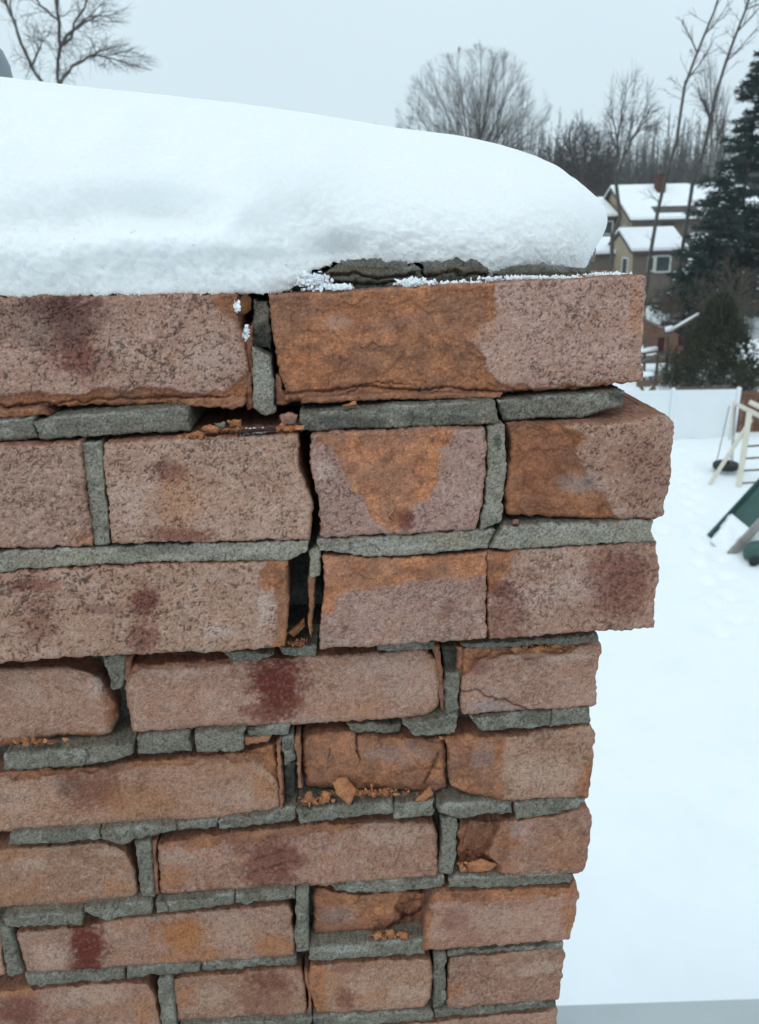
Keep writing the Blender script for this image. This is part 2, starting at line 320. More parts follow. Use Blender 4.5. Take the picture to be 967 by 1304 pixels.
        for f in feats:
            if f[0] in ('maroon', 'ochre', 'pale', 'grey', 'dark'):
                _, fx, fy, rx, ry, st = f
                dd = np.hypot((px-fx)/rx, (py-fy)/ry) + 0.38*fbm(X/18, Z/18, sd0+80, 3) + 0.25*vn(X/3.2, Z/2.8, sd0+84)
                mk = sst(1.2, 0.5, dd)*min(1, st*1.2)*(1 - .25*sst(.1, .7, vn(X/2.4, Z/2.2, sd0+86))); mk = mk[..., None]
                tgt = {'maroon': MAROON, 'ochre': OCHRE, 'pale': PALE, 'grey': np.array([0.34, 0.30, 0.29]), 'dark': np.array([0.09, 0.075, 0.07])}[f[0]]
                col = col*(1-mk) + tgt*mk
                if f[0] in ('dark', 'pale', 'grey', 'maroon'): cc = cc*(1-mk*.8) + tgt*mk*.8
        low_shade = float(sst(790, 960, py.mean())); col = col*(1 - low_shade*np.array([.10, .17, .24])); cc = cc*(1 - low_shade*np.array([.10, .08, .06]))  # painted dimming: lower courses darkened for weaker light, also tinted warmer
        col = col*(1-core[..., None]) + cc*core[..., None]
        rimp = sst(0.8, 0.0, q-0.15)*0; pits = pits*(1-core); dep += 1.0*pits
        dirt_shade = np.maximum(dirt_shade, pits*0.9)  # pit floors blackened: dirt plus occlusion shade painted into the colour
        fine = sst(0.25, 0.75, vn(X/2.0, Z/1.9, sd0+90))*0.38*(1-core*0.35); dirt_shade = np.maximum(dirt_shade, fine)
        rim = sst(1.7, 0.2, e + 1.2*vn(X/6, Z/6, sd0+92)); rc = rim*(0.55)*(1-core)
        col = col*(1-rc[..., None]) + CORE_A*0.8*rc[..., None]
    else:
        m1 = fbm(X/26, Z/20, sd0+20, 3); m2 = vn(X/2.3, Z/2.3, sd0+30)
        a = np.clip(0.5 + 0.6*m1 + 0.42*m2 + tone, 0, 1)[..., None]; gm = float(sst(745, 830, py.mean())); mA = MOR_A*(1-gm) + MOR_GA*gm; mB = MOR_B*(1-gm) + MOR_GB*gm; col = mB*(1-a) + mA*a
        wt = sst(0.12, 0.55, fbm(X/18, Z/12, sd0+44, 4))*0.5; col = col*(1-wt[..., None]) + np.array([0.37, 0.35, 0.30])*wt[..., None]
        bt = sst(0.18, 0.6, fbm(X/22, Z/10, sd0+45, 3))*0.4; col = col*(1-bt[..., None]) + np.array([0.20, 0.155, 0.115])*bt[..., None]
        dep += -0.55*m1 - 0.55*fbm(X/6, Z/5, sd0+33, 3) - 0.22*m2 - 0.5*fbm(X/55, Z/9, sd0+37, 2)
        edge = sst(2.4, 0.4, ey + 1.3*vn(X/7, Z/7, sd0+46))*(v < .5)*0.5*sst(-.3, .4, vn(X/22, Z/22, sd0+47)); col = col*(1-edge[..., None]) + np.array([0.42, 0.42, 0.40])*edge[..., None]
        dk = sst(0.30, 0.75, vn(X/2.2+3, Z/2.2, sd0+48))*0.62; dirt_shade = np.maximum(dirt_shade, dk)
        for f in feats:
            if f[0] in ('pale', 'dark', 'ochre'):
                _, fx, fy, rx, ry, st = f
                dd = np.hypot((px-fx)/rx, (py-fy)/ry) + 0.45*fbm(X/14, Z/14, sd0+80, 3)
                mk = (sst(1.15, 0.5, dd)*st)[..., None]; tgt = {'pale': np.array([0.40, 0.39, 0.35]), 'dark': np.array([0.045, 0.048, 0.045]), 'ochre': np.array([0.33, 0.25, 0.16])}[f[0]]
                col = col*(1-mk) + tgt*mk
    for f in feats:
        if f[0] == 'crack':
            d = seg_dist(px + 3*vn(X/12, Z/12, sd0+95) + 1.2*vn(X/4, Z/4, sd0+96), py + 3*vn(X/12+3, Z/12, sd0+97) + 1.2*vn(X/4+3, Z/4, sd0+98), f[1]); gk = np.exp(-(d/f[2])**2)
            dep += f[3]*gk; dirt_shade = np.maximum(dirt_shade, gk*0.75)
        elif f[0] == 'dent':
            _, fx, fy, rx, ry, dm = f; dep += dm*np.exp(-((px-fx)/rx)**2 - ((py-fy)/ry)**2)
        elif f[0] == 'ridges':
            s = poly_sd(px, py, f[1]); m = sst(2, -3, s); w = fbm(X/5.0 + 0.25*Z/6, Z/30, sd0+88, 3); dep += m*f[2]*(w + 0.5*vn(X/3, Z/9, sd0+89)); dirt_shade = np.maximum(dirt_shade, m*sst(0.1, 0.6, w)*0.6)
        elif f[0] == 'step':             # whole area beyond a polygon raised or lowered
            s = poly_sd(px + 3*vn(X/12, Z/12, sd0+60), py + 3*vn(X/12+7, Z/12, sd0+61), f[1]); dep += f[2]*sst(1.2, -1.2, s)
    col = col*(1 - dirt_shade[..., None]*0.9) + DIRT_SHADE*dirt_shade[..., None]*0.9
    if grime: col = col*(1-grime) + (col*.35 + SKIN_B*.5)*grime
    pts = P(px, py, Y + dep*1e-3)
    ny, nx = px.shape; V = [pts.reshape(-1, 3)]; C = [col.reshape(-1, 3)]; Fs = [gridfaces(nx, ny)[:, ::-1]]
    # sides run straight back into the wall
    i = np.arange(ny*nx).reshape(ny, nx); loop = np.concatenate([i[0, :-1], i[:-1, -1], i[-1, :0:-1], i[:0:-1, 0]])
    n = len(loop); lp = V[0][loop]; base = loop; cnt = ny*nx; ctr = lp.mean(0)
    sc = ((SKIN_B*.6 + CORE_B*.4)*0.95 if kind == 'brick' else (MOR_GA if py.mean() > 790 else MOR_B*1.05))
    prev = base
    kk = np.ones(31)/31; sm = np.stack([np.convolve(np.pad(lp[:, c_], 15, mode='wrap'), kk, 'valid') for c_ in range(3)], 1)
    crn = np.minimum.reduce([np.abs(((np.arange(n) - c0 + n/2) % n) - n/2) for c0 in (0, nx-1, nx+ny-2, 2*nx+ny-3)])[:, None]; wsm = np.clip(crn/22., 0, 1)
    for k, dy in enumerate((0.0012, 0.003, 0.006, 0.009, 0.012, 0.015, 0.018, 0.022, 0.026, 0.03, 0.036, 0.044, None)):
        kb = min(1, k/4.)*wsm; r = lp*(1-kb) + sm*kb; r[:, 1] = lp[:, 1]
        if dy is None: r[:, 1] = np.maximum(back, lp[:, 1] + 0.03)
        else: r[:, 1] += dy
        r[:, 2] += 0.00045*vn(lp[:, 0]*700 + k*7, r[:, 1]*800, sd0+2); r[:, 0] += 0.0003*vn(lp[:, 2]*700, r[:, 1]*800, sd0+3)
        if k == 0:
            dv = lp - ctr; dv[:, 1] = 0; r += dv/np.maximum(np.linalg.norm(dv, axis=1, keepdims=True), 1e-6)*0.0003
        V.append(r); w = 0.5 + 0.5*vn(lp[:, 0]*260, r[:, 1]*330 + lp[:, 2]*300, sd0+4); c0 = C[0][loop]
        mixk = min(1, 0.45 + k*0.35); w2_ = vn(lp[:, 0]*900, r[:, 1]*900 + lp[:, 2]*900, sd0+9); C.append(c0*(1-mixk) + (sc*(0.72 + 0.35*w[:, None] + .35*w2_[:, None]))*mixk)
        cur = cnt + np.arange(n); Fs.append(np.stack([prev, cur, np.roll(cur, -1), np.roll(prev, -1)], 1)[:, ::-1]); prev = cur; cnt += n
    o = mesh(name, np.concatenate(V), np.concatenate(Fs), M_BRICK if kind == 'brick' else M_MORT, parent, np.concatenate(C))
    return o
brick = lambda *a, **k: patch('brick', *a, kind='brick', **k)
def mort(tl, tr, br, bl, Y, **k):
    k.setdefault('rnd', 2.2); k.setdefault('rdep', 0.9); k.setdefault('jag', 2.2)
    t = k.pop('top', [tl, tr]); b = k.pop('bot', [bl, br])
    return patch(k.pop('name', 'mortar_joint'), t, b, Y, kind='mortar', **k)
def sliver(top, bot, Y, **k):
    k.setdefault('rnd', 2.0); k.setdefault('rdep', 1.0); k.setdefault('jag', 2.2); k.setdefault('spall', 0.3); k.setdefault('grime', 0.55)
    return patch('brick_sliver', top, bot, Y, kind='brick', **k)

XL = -60
# ---- course 1
Y1 = 0.405
brick([(XL, 380), (0, 378), (100, 377), (240, 374), (302, 375)], [(XL, 524), (0, 520), (150, 515), (240, 516), (311, 512)], Y1, right=[(306, 410), (312, 440), (317, 470), (316, 500)],
      feats=[('spall', [(-70, 503), (60, 502), (130, 497), (240, 496), (285, 500), (303, 484), (322, 462), (330, 535), (-70, 540)], 2.6), ('spall', [(262, 366), (320, 366), (318, 455), (308, 430), (296, 410), (276, 392)], 1.3),
             ('crack', [(-60, 520), (30, 516), (90, 512), (150, 507), (225, 507), (300, 508)], 1.5, 2.5), ('maroon', 92, 425, 38, 62, .62), ('maroon', 75, 390, 62, 18, .5), ('dark', 70, 405, 80, 45, .35), ('maroon', 115, 470, 40, 30, .35), ('pale', 265, 455, 40, 30, .35)], tone=-0.05)
sliver([(-60, 526), (50, 520)], [(-60, 535), (64, 529)], 0.402)
sliver([(215, 508), (312, 506)], [(222, 517), (308, 521)], 0.403, jag=2.4)
sliver([(312, 416), (321, 414)], [(315, 521), (323, 519)], 0.409)
mort((322, 383), (342, 384), (346, 446), (323, 438), 0.418, feats=[('dark', 335, 430, 16, 26, .75)])
mort((322, 444), (345, 455), (351, 526), (323, 520), 0.405, bot=[(323, 519), (340, 531), (351, 525)], feats=[('pale', 335, 490, 14, 40, .3)])
sliver([(351, 476), (357, 478)], [(350, 517), (367, 515)], 0.410)
brick([(342, 376), (500, 367), (640, 360), (760, 354), (823, 351)], [(362, 512), (440, 507), (560, 502), (640, 501), (740, 494), (818, 486)], Y1, left=[(349, 434), (354, 466), (361, 490)], right=[(821, 400), (817, 450), (818, 470)],
      feats=[('spall', [(330, 366), (632, 350), (630, 395), (618, 410), (597, 428), (612, 450), (622, 470), (642, 489), (700, 492), (760, 488), (830, 482), (830, 500), (340, 530)], 2.6),
             ('dent', 470, 400, 60, 30, 1.6), ('dent', 390, 470, 40, 30, 1.8), ('dent', 560, 430, 50, 30, -1.2), ('crack', [(362, 500), (420, 498), (450, 492), (520, 497), (560, 493), (640, 500), (700, 497), (757, 493)], 1.6, 3.0),
             ('crack', [(440, 500), (480, 487), (530, 490)], 1.0, 1.6), ('ochre', 580, 400, 60, 40, .6), ('dark', 520, 450, 80, 20, .25), ('pale', 430, 410, 20, 10, .3), ('ochre', 810, 395, 10, 45, .4)], tone=0.12)
sliver([(386, 507), (500, 501), (640, 501)], [(384, 514), (500, 509), (636, 507)], 0.402, jag=1.4)
# ---- bed 1/2
mort((XL, 539), (43, 533), (50, 557), (XL, 566), 0.397, tone=-0.5)
mort((41, 536), (237, 519), (243, 548), (52, 559), 0.395, tone=-0.5, top=[(41, 537), (90, 529), (237, 519)], feats=[('pale', 150, 528, 70, 6, .3)])
mort((372, 527), (631, 511), (636, 540), (383, 549), 0.393, tone=-0.55, top=[(380, 528), (500, 517), (631, 511)], feats=[('dark', 440, 540, 70, 14, .55), ('dark', 560, 530, 60, 14, .4)])
mort((633, 510), (795, 498), (794, 526), (640, 534), 0.4005, tone=-0.45, bot=[(640, 535), (690, 532), (740, 531), (770, 522), (793, 519)], feats=[('dark', 785, 505, 15, 8, .5)])
# ---- course 2
Y2 = 0.388
brick([(XL, 570), (0, 568), (103, 564)], [(XL, 700), (0, 697), (119, 694)], Y2, right=[(108, 610), (115, 660)], feats=[('dent', 60, 590, 20, 14, .8), ('ochre', 108, 685, 14, 10, .5)])
mort((104, 565), (130, 563), (142, 692), (120, 694), Y2+0.003)
brick([(132, 564), (250, 558), (380, 554)], [(143, 692), (250, 690), (394, 686)], Y2-0.001, left=[(132, 590), (138, 640)], right=[(383, 600), (392, 625), (397, 642), (396, 665)],
      feats=[('maroon', 215, 600, 26, 20, .55), ('maroon', 230, 680, 45, 12, .6), ('ochre', 230, 640, 35, 45, .35), ('pale', 165, 640, 25, 35, .3)])
brick([(396, 556), (403, 551), (505, 547), (617, 545)], [(408, 684), (539, 678), (606, 675)], Y2-0.002, left=[(395, 589), (399, 612), (406, 630)], right=[(619, 575), (616, 630), (612, 650)],
      feats=[('spall', [(400, 558), (430, 549), (560, 546), (585, 548), (566, 568), (556, 590), (558, 610), (545, 633), (520, 650), (512, 668), (497, 676), (480, 665), (455, 630), (440, 600), (432, 578), (418, 568), (402, 567)], 1.7, 3),
             ('ochre', 500, 600, 45, 40, .5), ('maroon', 517, 662, 14, 14, .7), ('pale', 415, 600, 14, 14, .4), ('dent', 423, 590, 12, 9, -.8)], tone=0.05, cbr=1.22)
mort((620, 546), (643, 541), (640, 662), (610, 677), Y2+0.0005, left=[(622, 580), (618, 640)], right=[(644, 600), (640, 640)], tone=.25, feats=[('dark', 634, 562, 6, 10, .6)])
brick([(648, 542), (700, 541), (780, 538), (846, 528)], [(644, 655), (700, 657), (760, 661), (832, 662), (846, 656)], Y2-0.001, left=[(650, 560), (646, 600), (643, 630)], right=[(860, 538), (857, 560), (854, 580), (856, 600), (852, 622), (845, 638)],
      feats=[('spall', [(630, 530), (700, 530), (742, 550), (735, 580), (750, 610), (775, 640), (778, 672), (630, 670)], 2.2, 8), ('grey', 735, 617, 28, 14, .55), ('ochre', 700, 560, 45, 25, .35), ('maroon', 815, 600, 40, 50, .2), ('maroon', 690, 590, 40, 60, .28)], tone=-0.25, rnd=7, rdep=3, cbr=.85)
# ---- bed 2/3
mort((XL, 704), (394, 687), (393, 700), (XL, 731), Y2+0.001, bot=[(XL, 731), (0, 728), (182, 716), (364, 714), (393, 700)], tone=.3, feats=[('ochre', 60, 712, 60, 10, .25), ('dark', 205, 700, 60, 10, .35), ('pale', 300, 700, 80, 8, .35)], cell=1.4)
mort((404, 687), (630, 674), (621, 698), (408, 702), Y2+0.001, bot=[(408, 702), (469, 709), (530, 707), (621, 697)], tone=.3, feats=[('pale', 500, 695, 60, 7, .4), ('ochre', 570, 688, 40, 8, .3)])
mort((394, 700), (408, 694), (408, 733), (394, 736), Y2+0.004, tone=.4)
sliver([(394, 734), (403, 733)], [(393, 805), (397, 812)], Y2+0.006)
mort((642, 670), (833, 663), (836, 689), (623, 700), Y2-0.003, tone=.3, feats=[('pale', 720, 672, 70, 6, .35)], right=[(829, 675)])
# ---- course 3
Y3 = 0.387
brick([(XL, 733), (0, 729), (182, 718), (364, 714)], [(XL, 848), (0, 844), (100, 836), (280, 829), (362, 825)], Y3, right=[(367, 760), (366, 800)],
      feats=[('spall', [(338, 704), (376, 704), (376, 836), (344, 832), (354, 800), (352, 770), (330, 745)], 1.6), ('pale', 340, 775, 14, 28, .6), ('maroon', 45, 745, 34, 10, .55), ('maroon', 185, 765, 20, 24, .7), ('maroon', 180, 815, 22, 25, .6), ('maroon', 50, 790, 30, 36, .35), ('maroon', 130, 775, 24, 8, .4),
             ('dent', 125, 770, 30, 10, -1.0), ('dent', 280, 800, 28, 6, -.8), ('pale', 280, 805, 28, 8, .5)], tone=-0.1)
brick([(413, 708), (460, 711), (530, 709), (619, 703)], [(407, 826), (525, 819), (620, 813)], Y3-0.0005, left=[(413, 750), (410, 785)], rnd=2.5, rdep=1.2,
      feats=[('spall', [(400, 700), (630, 690), (630, 735), (590, 737), (560, 736), (530, 742), (490, 747), (450, 750), (430, 757), (422, 775), (404, 790)], 1.2, 3), ('dent', 580, 780, 15, 15, .5), ('maroon', 572, 775, 12, 14, .4)], cbr=1.15)
brick([(621, 703), (720, 696), (836, 688)], [(622, 813), (700, 808), (760, 804), (832, 799)], Y3, right=[(834, 700), (839, 722), (838, 745), (833, 762), (833, 785)], rnd=2.5, rdep=1.2,
      feats=[('spall', [(612, 694), (662, 691), (648, 730), (628, 748), (612, 750)], 1.0, 3), ('maroon', 790, 740, 48, 55, .5), ('maroon', 640, 785, 30, 45, .45), ('pale', 720, 750, 45, 25, .3), ('maroon', 635, 750, 24, 12, .5)], tone=-0.15)
# ---- bed 3/4
mort((284, 829), (350, 831), (330, 842), (292, 842), 0.405, tone=-.1)
mort((355, 824), (404, 822), (404, 836), (360, 834), 0.4055, tone=-.1)
mort((480, 819), (556, 815), (552, 826), (482, 830), 0.409, tone=-.3)
mort((588, 820), (760, 807), (764, 818), (592, 826), 0.407, tone=-.1)
# ---- course 4
Y4 = 0.4105
brick([(XL, 852), (0, 848), (82, 846), (112, 852)], [(XL, 953), (25, 948), (75, 938), (132, 938)], Y4, right=[(130, 864), (146, 888), (150, 915), (144, 932)], rnd=11, rdep=8,
      feats=[('spall', [(-70, 955), (20, 942), (60, 935), (90, 932), (125, 936), (140, 950), (-70, 970)], 1.2, 3), ('spall', [(118, 868), (165, 860), (165, 945), (136, 940), (138, 900)], .6, 2), ('pale', 122, 875, 14, 16, .7), ('pale', 35, 880, 22, 20, .3), ('crack', [(20, 945), (75, 937), (125, 940)], 1.2, 1.5)])
mort((132, 838), (160, 836), (155, 876), (144, 880), 0.412, tone=.2, right=[(158, 865)])
sliver([(158, 838), (168, 838)], [(159, 866), (163, 868)], 0.413)
brick([(166, 845), (290, 838), (420, 833), (540, 824)], [(170, 934), (260, 928), (400, 921), (517, 915), (548, 910)], Y4, left=[(162, 866), (163, 892)], right=[(555, 842), (561, 872), (559, 898)], rnd=9, rdep=4,
      feats=[('spall', [(155, 830), (300, 828), (300, 843), (250, 848), (180, 852), (160, 858)], 1.6, 3), ('maroon', 355, 868, 40, 48, .85), ('maroon', 340, 905, 35, 18, .5), ('pale', 220, 855, 40, 10, .45), ('pale', 500, 850, 45, 14, .45), ('pale', 515, 880, 30, 20, .3), ('ochre', 440, 900, 60, 14, .25)])
sliver([(551, 824), (558, 823)], [(561, 906), (566, 911)], 0.413, right=[(565, 860)])
sliver([(580, 822), (588, 822)], [(585, 872), (588, 870)], 0.4135)
mort((561, 822), (581, 820), (580, 850), (566, 852), 0.420, tone=-.4, feats=[('dark', 572, 834, 14, 18, .6)])
mort((566, 858), (585, 855), (582, 913), (567, 915), 0.4085, tone=0)
brick([(588, 824), (660, 820), (720, 813), (760, 809)], [(587, 909), (674, 904), (724, 902), (758, 899)], Y4-.001, left=[(586, 860)], right=[(766, 822), (762, 850), (759, 880)], rnd=5,
      feats=[('spall', [(575, 812), (775, 796), (768, 817), (720, 830), (680, 838), (640, 836), (610, 842), (597, 858), (582, 862)], 3.2, 6), ('pale', 700, 836, 60, 5, .6), ('pale', 752, 816, 16, 6, .6), ('crack', [(587, 880), (605, 879), (630, 890), (660, 897), (680, 905)], 1.3, 2.2), ('maroon', 610, 850, 14, 10, .4), ('grey', 625, 900, 35, 8, .5)], tone=-0.15)
# ---- bed 4/5
mort((4, 960), (169, 946), (168, 962), (6, 981), 0.4035, bot=[(6, 981), (99, 975), (130, 971), (168, 961)], feats=[('crack', [(110, 952), (112, 974)], 1.0, 1.2)], tone=.1)
mort((173, 938), (243, 932), (244, 956), (174, 961), 0.4075, tone=0)
mort((247, 933), (313, 927), (309, 955), (251, 958), 0.4045, tone=.4)
mort((314, 929), (370, 921), (366, 936), (316, 937), 0.4075, tone=-.1)
sliver([(310, 940), (347, 936)], [(311, 950), (344, 945)], 0.409)
mort((357, 938), (374, 935), (376, 968), (363, 976), 0.409, tone=.05)
mort((362, 976), (376, 970), (378, 1030), (364, 1034), 0.421, tone=-.35, feats=[('dark', 370, 1000, 12, 26, .6)])
sliver([(352, 944), (357, 943)], [(358, 1031), (363, 1029)], 0.410)
sliver([(376, 936), (383, 936)], [(380, 1004), (385, 1004)], 0.412)
mort((440, 922), (512, 920), (508, 932), (450, 934), 0.419, tone=-.3)
mort((512, 922), (584, 911), (578, 935), (529, 939), 0.405, tone=.05)
mort((600, 914), (702, 905), (699, 926), (612, 931), 0.4075, tone=0)
mort((704, 905), (750, 901), (752, 920), (701, 926), 0.4075, tone=.05)
# ---- course 5
Y5 = 0.4135
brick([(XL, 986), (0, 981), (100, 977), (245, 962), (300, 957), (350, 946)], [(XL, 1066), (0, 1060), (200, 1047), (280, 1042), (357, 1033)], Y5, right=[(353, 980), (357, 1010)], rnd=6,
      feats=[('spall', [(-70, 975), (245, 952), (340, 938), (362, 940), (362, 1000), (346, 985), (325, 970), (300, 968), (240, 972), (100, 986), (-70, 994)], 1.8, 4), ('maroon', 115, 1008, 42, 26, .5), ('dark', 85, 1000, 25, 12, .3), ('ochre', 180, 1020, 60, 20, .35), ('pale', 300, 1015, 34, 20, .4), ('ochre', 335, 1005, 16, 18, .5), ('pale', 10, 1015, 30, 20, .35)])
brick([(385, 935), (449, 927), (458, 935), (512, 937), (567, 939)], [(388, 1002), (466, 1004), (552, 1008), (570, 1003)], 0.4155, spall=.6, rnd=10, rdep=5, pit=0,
      feats=[('crack', [(456, 925), (457, 968)], 1.2, 3), ('dent', 420, 962, 28, 24, -1.2), ('dent', 505, 970, 40, 24, -1.0), ('crack', [(420, 950), (418, 975)], .8, .8), ('grey', 500, 960, 50, 14, .3), ('crack', [(540, 1000), (560, 960)], 1.5, 2)])
brick([(569, 935), (620, 938), (660, 935), (752, 922)], [(573, 1003), (600, 1010), (640, 1020), (750, 1015)], Y5-.003, left=[(571, 970)], right=[(757, 936), (755, 970), (752, 1000)], rnd=5,
      feats=[('spall', [(560, 925), (646, 925), (641, 965), (638, 990), (646, 1030), (560, 1020)], 1.1, 3), ('spall', [(741, 968), (765, 960), (765, 1030), (736, 1018)], .7, 2), ('pale', 690, 985, 50, 26, .45), ('grey', 615, 960, 16, 20, .3)], tone=.1, pit=1.2)
# ---- bed 5/6
mort((13, 1062), (125, 1055), (129, 1069), (11, 1077), 0.4065, tone=0)
mort((127, 1056), (221, 1049), (224, 1057), (130, 1070), 0.4055, bot=[(130, 1069), (159, 1075), (171, 1070), (224, 1057)], tone=.1)
mort((223, 1049), (277, 1043), (275, 1054), (227, 1057), 0.4095, tone=-.1)
mort((276, 1045), (377, 1027), (375, 1044), (279, 1056), 0.4085, tone=-.15)
mort((378, 1032), (500, 1019), (500, 1034), (383, 1049), 0.4065, tone=0)
mort((502, 1020), (553, 1018), (552, 1039), (502, 1042), 0.4075, tone=.05)
mort((557, 1024), (651, 1021), (651, 1035), (559, 1034), 0.4065, bot=[(558, 1033), (585, 1042), (651, 1035)], tone=.1)
mort((655, 1021), (746, 1015), (745, 1022), (657, 1043), 0.408, tone=.1, bot=[(657, 1043), (700, 1037), (729, 1031), (745, 1023)])
# ---- course 6
Y6 = 0.4145
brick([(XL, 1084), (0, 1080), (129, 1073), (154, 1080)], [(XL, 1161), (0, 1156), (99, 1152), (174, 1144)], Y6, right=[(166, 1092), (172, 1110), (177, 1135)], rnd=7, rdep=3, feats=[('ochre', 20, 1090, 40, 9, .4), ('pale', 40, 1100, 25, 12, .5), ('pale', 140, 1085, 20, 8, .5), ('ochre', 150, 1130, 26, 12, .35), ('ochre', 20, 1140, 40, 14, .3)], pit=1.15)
mort((172, 1072), (191, 1069), (197, 1142), (180, 1144), 0.4105, tone=.15)
sliver([(193, 1071), (199, 1070)], [(198, 1138), (203, 1138)], 0.415)
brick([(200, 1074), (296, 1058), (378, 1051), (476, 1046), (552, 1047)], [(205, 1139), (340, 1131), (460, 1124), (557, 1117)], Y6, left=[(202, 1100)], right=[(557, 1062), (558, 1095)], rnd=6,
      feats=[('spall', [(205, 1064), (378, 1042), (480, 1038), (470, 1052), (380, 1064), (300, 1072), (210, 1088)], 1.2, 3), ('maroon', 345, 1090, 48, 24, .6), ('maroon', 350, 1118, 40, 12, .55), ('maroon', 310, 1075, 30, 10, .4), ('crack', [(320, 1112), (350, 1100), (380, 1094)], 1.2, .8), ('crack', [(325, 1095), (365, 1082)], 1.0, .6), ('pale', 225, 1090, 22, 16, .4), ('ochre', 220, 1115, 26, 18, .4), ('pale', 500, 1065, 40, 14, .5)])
mort((563, 1042), (582, 1041), (578, 1114), (561, 1113), 0.4095, tone=.25)
brick([(584, 1045), (650, 1044), (700, 1040), (748, 1027)], [(584, 1111), (640, 1112), (655, 1117), (700, 1114), (742, 1111)], 0.4105, right=[(754, 1040), (752, 1062), (748, 1088)], rnd=5,
      feats=[('spall', [(575, 1035), (646, 1035), (634, 1062), (627, 1085), (632, 1100), (648, 1114), (600, 1108), (575, 1120)], 11.0, 10), ('ridges', [(575, 1035), (640, 1035), (624, 1085), (625, 1098), (575, 1100)], 3.0), ('spall', [(638, 1044), (670, 1045), (655, 1075), (650, 1100), (655, 1115), (635, 1105), (627, 1085)], 1.5, 5), ('pale', 660, 1058, 14, 12, .5), ('ochre', 720, 1095, 30, 14, .3)], tone=-0.2)
# ---- bed 6/7
mort((4, 1168), (104, 1162), (104, 1179), (8, 1180), 0.4045, tone=.15)
mort((107, 1155), (195, 1146), (193, 1163), (110, 1162), 0.4065, bot=[(110, 1163), (136, 1171), (193, 1163)], tone=.15)
mort((197, 1147), (298, 1138), (298, 1151), (200, 1163), 0.4085, feats=[('crack', [(205, 1145), (218, 1164)], 1.2, 1.5)], tone=.05)
mort((300, 1138), (376, 1131), (376, 1145), (300, 1151), 0.4085, tone=.05)
mort((420, 1127), (567, 1117), (566, 1130), (430, 1134), 0.4105, bot=[(430, 1135), (490, 1136), (566, 1130)], tone=.15)
mort((574, 1117), (729, 1111), (727, 1125), (572, 1132), 0.4085, tone=.15)
# ---- course 7
Y7 = 0.415
brick([(XL, 1188), (0, 1186)], [(XL, 1246), (8, 1241)], Y7+.004, right=[(4, 1200)])
mort((-4, 1180), (12, 1180), (31, 1240), (11, 1243), 0.4115, feats=[('crack', [(8, 1214), (26, 1212)], 1.0, 1.2)], tone=0)
brick([(22, 1187), (105, 1179), (145, 1171), (240, 1161), (366, 1151)], [(35, 1240), (180, 1232), (254, 1227), (375, 1218)], Y7, left=[(27, 1215)], right=[(372, 1162), (375, 1190)], rnd=5,
      feats=[('maroon', 112, 1206, 28, 40, .9), ('maroon', 105, 1225, 26, 20, .6), ('ochre', 235, 1190, 38, 24, .85), ('ochre', 240, 1218, 50, 14, .5), ('pale', 65, 1218, 26, 20, .6), ('dent', 62, 1215, 16, 10, -1.0), ('pale', 300, 1185, 30, 26, .35), ('ochre', 350, 1205, 26, 16, .5)], pit=1.15, tone=.08)
mort((378, 1131), (393, 1127), (393, 1212), (377, 1214), 0.4095, tone=.1)
brick([(399, 1129), (455, 1138), (507, 1134), (548, 1134)], [(398, 1190), (473, 1186), (545, 1196)], 0.4205, spall=.6, pit=0, rnd=6, rdep=4,
      feats=[('spall', [(500, 1150), (520, 1125), (560, 1125), (560, 1205), (490, 1200), (490, 1186), (512, 1172)], 6, 5), ('grey', 435, 1165, 24, 12, .35), ('crack', [(495, 1180), (520, 1165), (545, 1155)], 1.6, 3), ('ridges', [(500, 1150), (550, 1130), (550, 1200), (490, 1195)], 2.2)])
brick([(554, 1134), (659, 1132), (724, 1129), (731, 1119)], [(536, 1210), (647, 1203), (714, 1198), (727, 1195)], 0.4075, left=[(549, 1142), (543, 1170)], right=[(736, 1138), (731, 1172)], rnd=4,
      feats=[('spall', [(545, 1125), (740, 1110), (732, 1138), (700, 1142), (640, 1149), (560, 1152), (545, 1160)], 1.4, 4), ('spall', [(535, 1125), (558, 1130), (549, 1165), (542, 1215), (525, 1215)], 1.5, 3), ('maroon', 580, 1170, 26, 18, .35), ('pale', 640, 1170, 50, 22, .35), ('ochre', 725, 1165, 12, 26, .5)], tone=-.05)
# ---- bed 7/8
mort((32, 1243), (159, 1233), (159, 1246), (35, 1256), 0.4105, tone=0)
mort((161, 1233), (254, 1226), (254, 1236), (161, 1247), 0.411, tone=-.05)
mort((256, 1226), (376, 1219), (378, 1228), (257, 1237), 0.4115, bot=[(257, 1237), (319, 1231), (378, 1228)], tone=-.05)
mort((394, 1205), (540, 1198), (541, 1215), (394, 1223), 0.4085, tone=.2, feats=[('pale', 440, 1208, 40, 5, .5)])
mort((571, 1210), (716, 1201), (715, 1207), (571, 1217), 0.4105, tone=-.1)
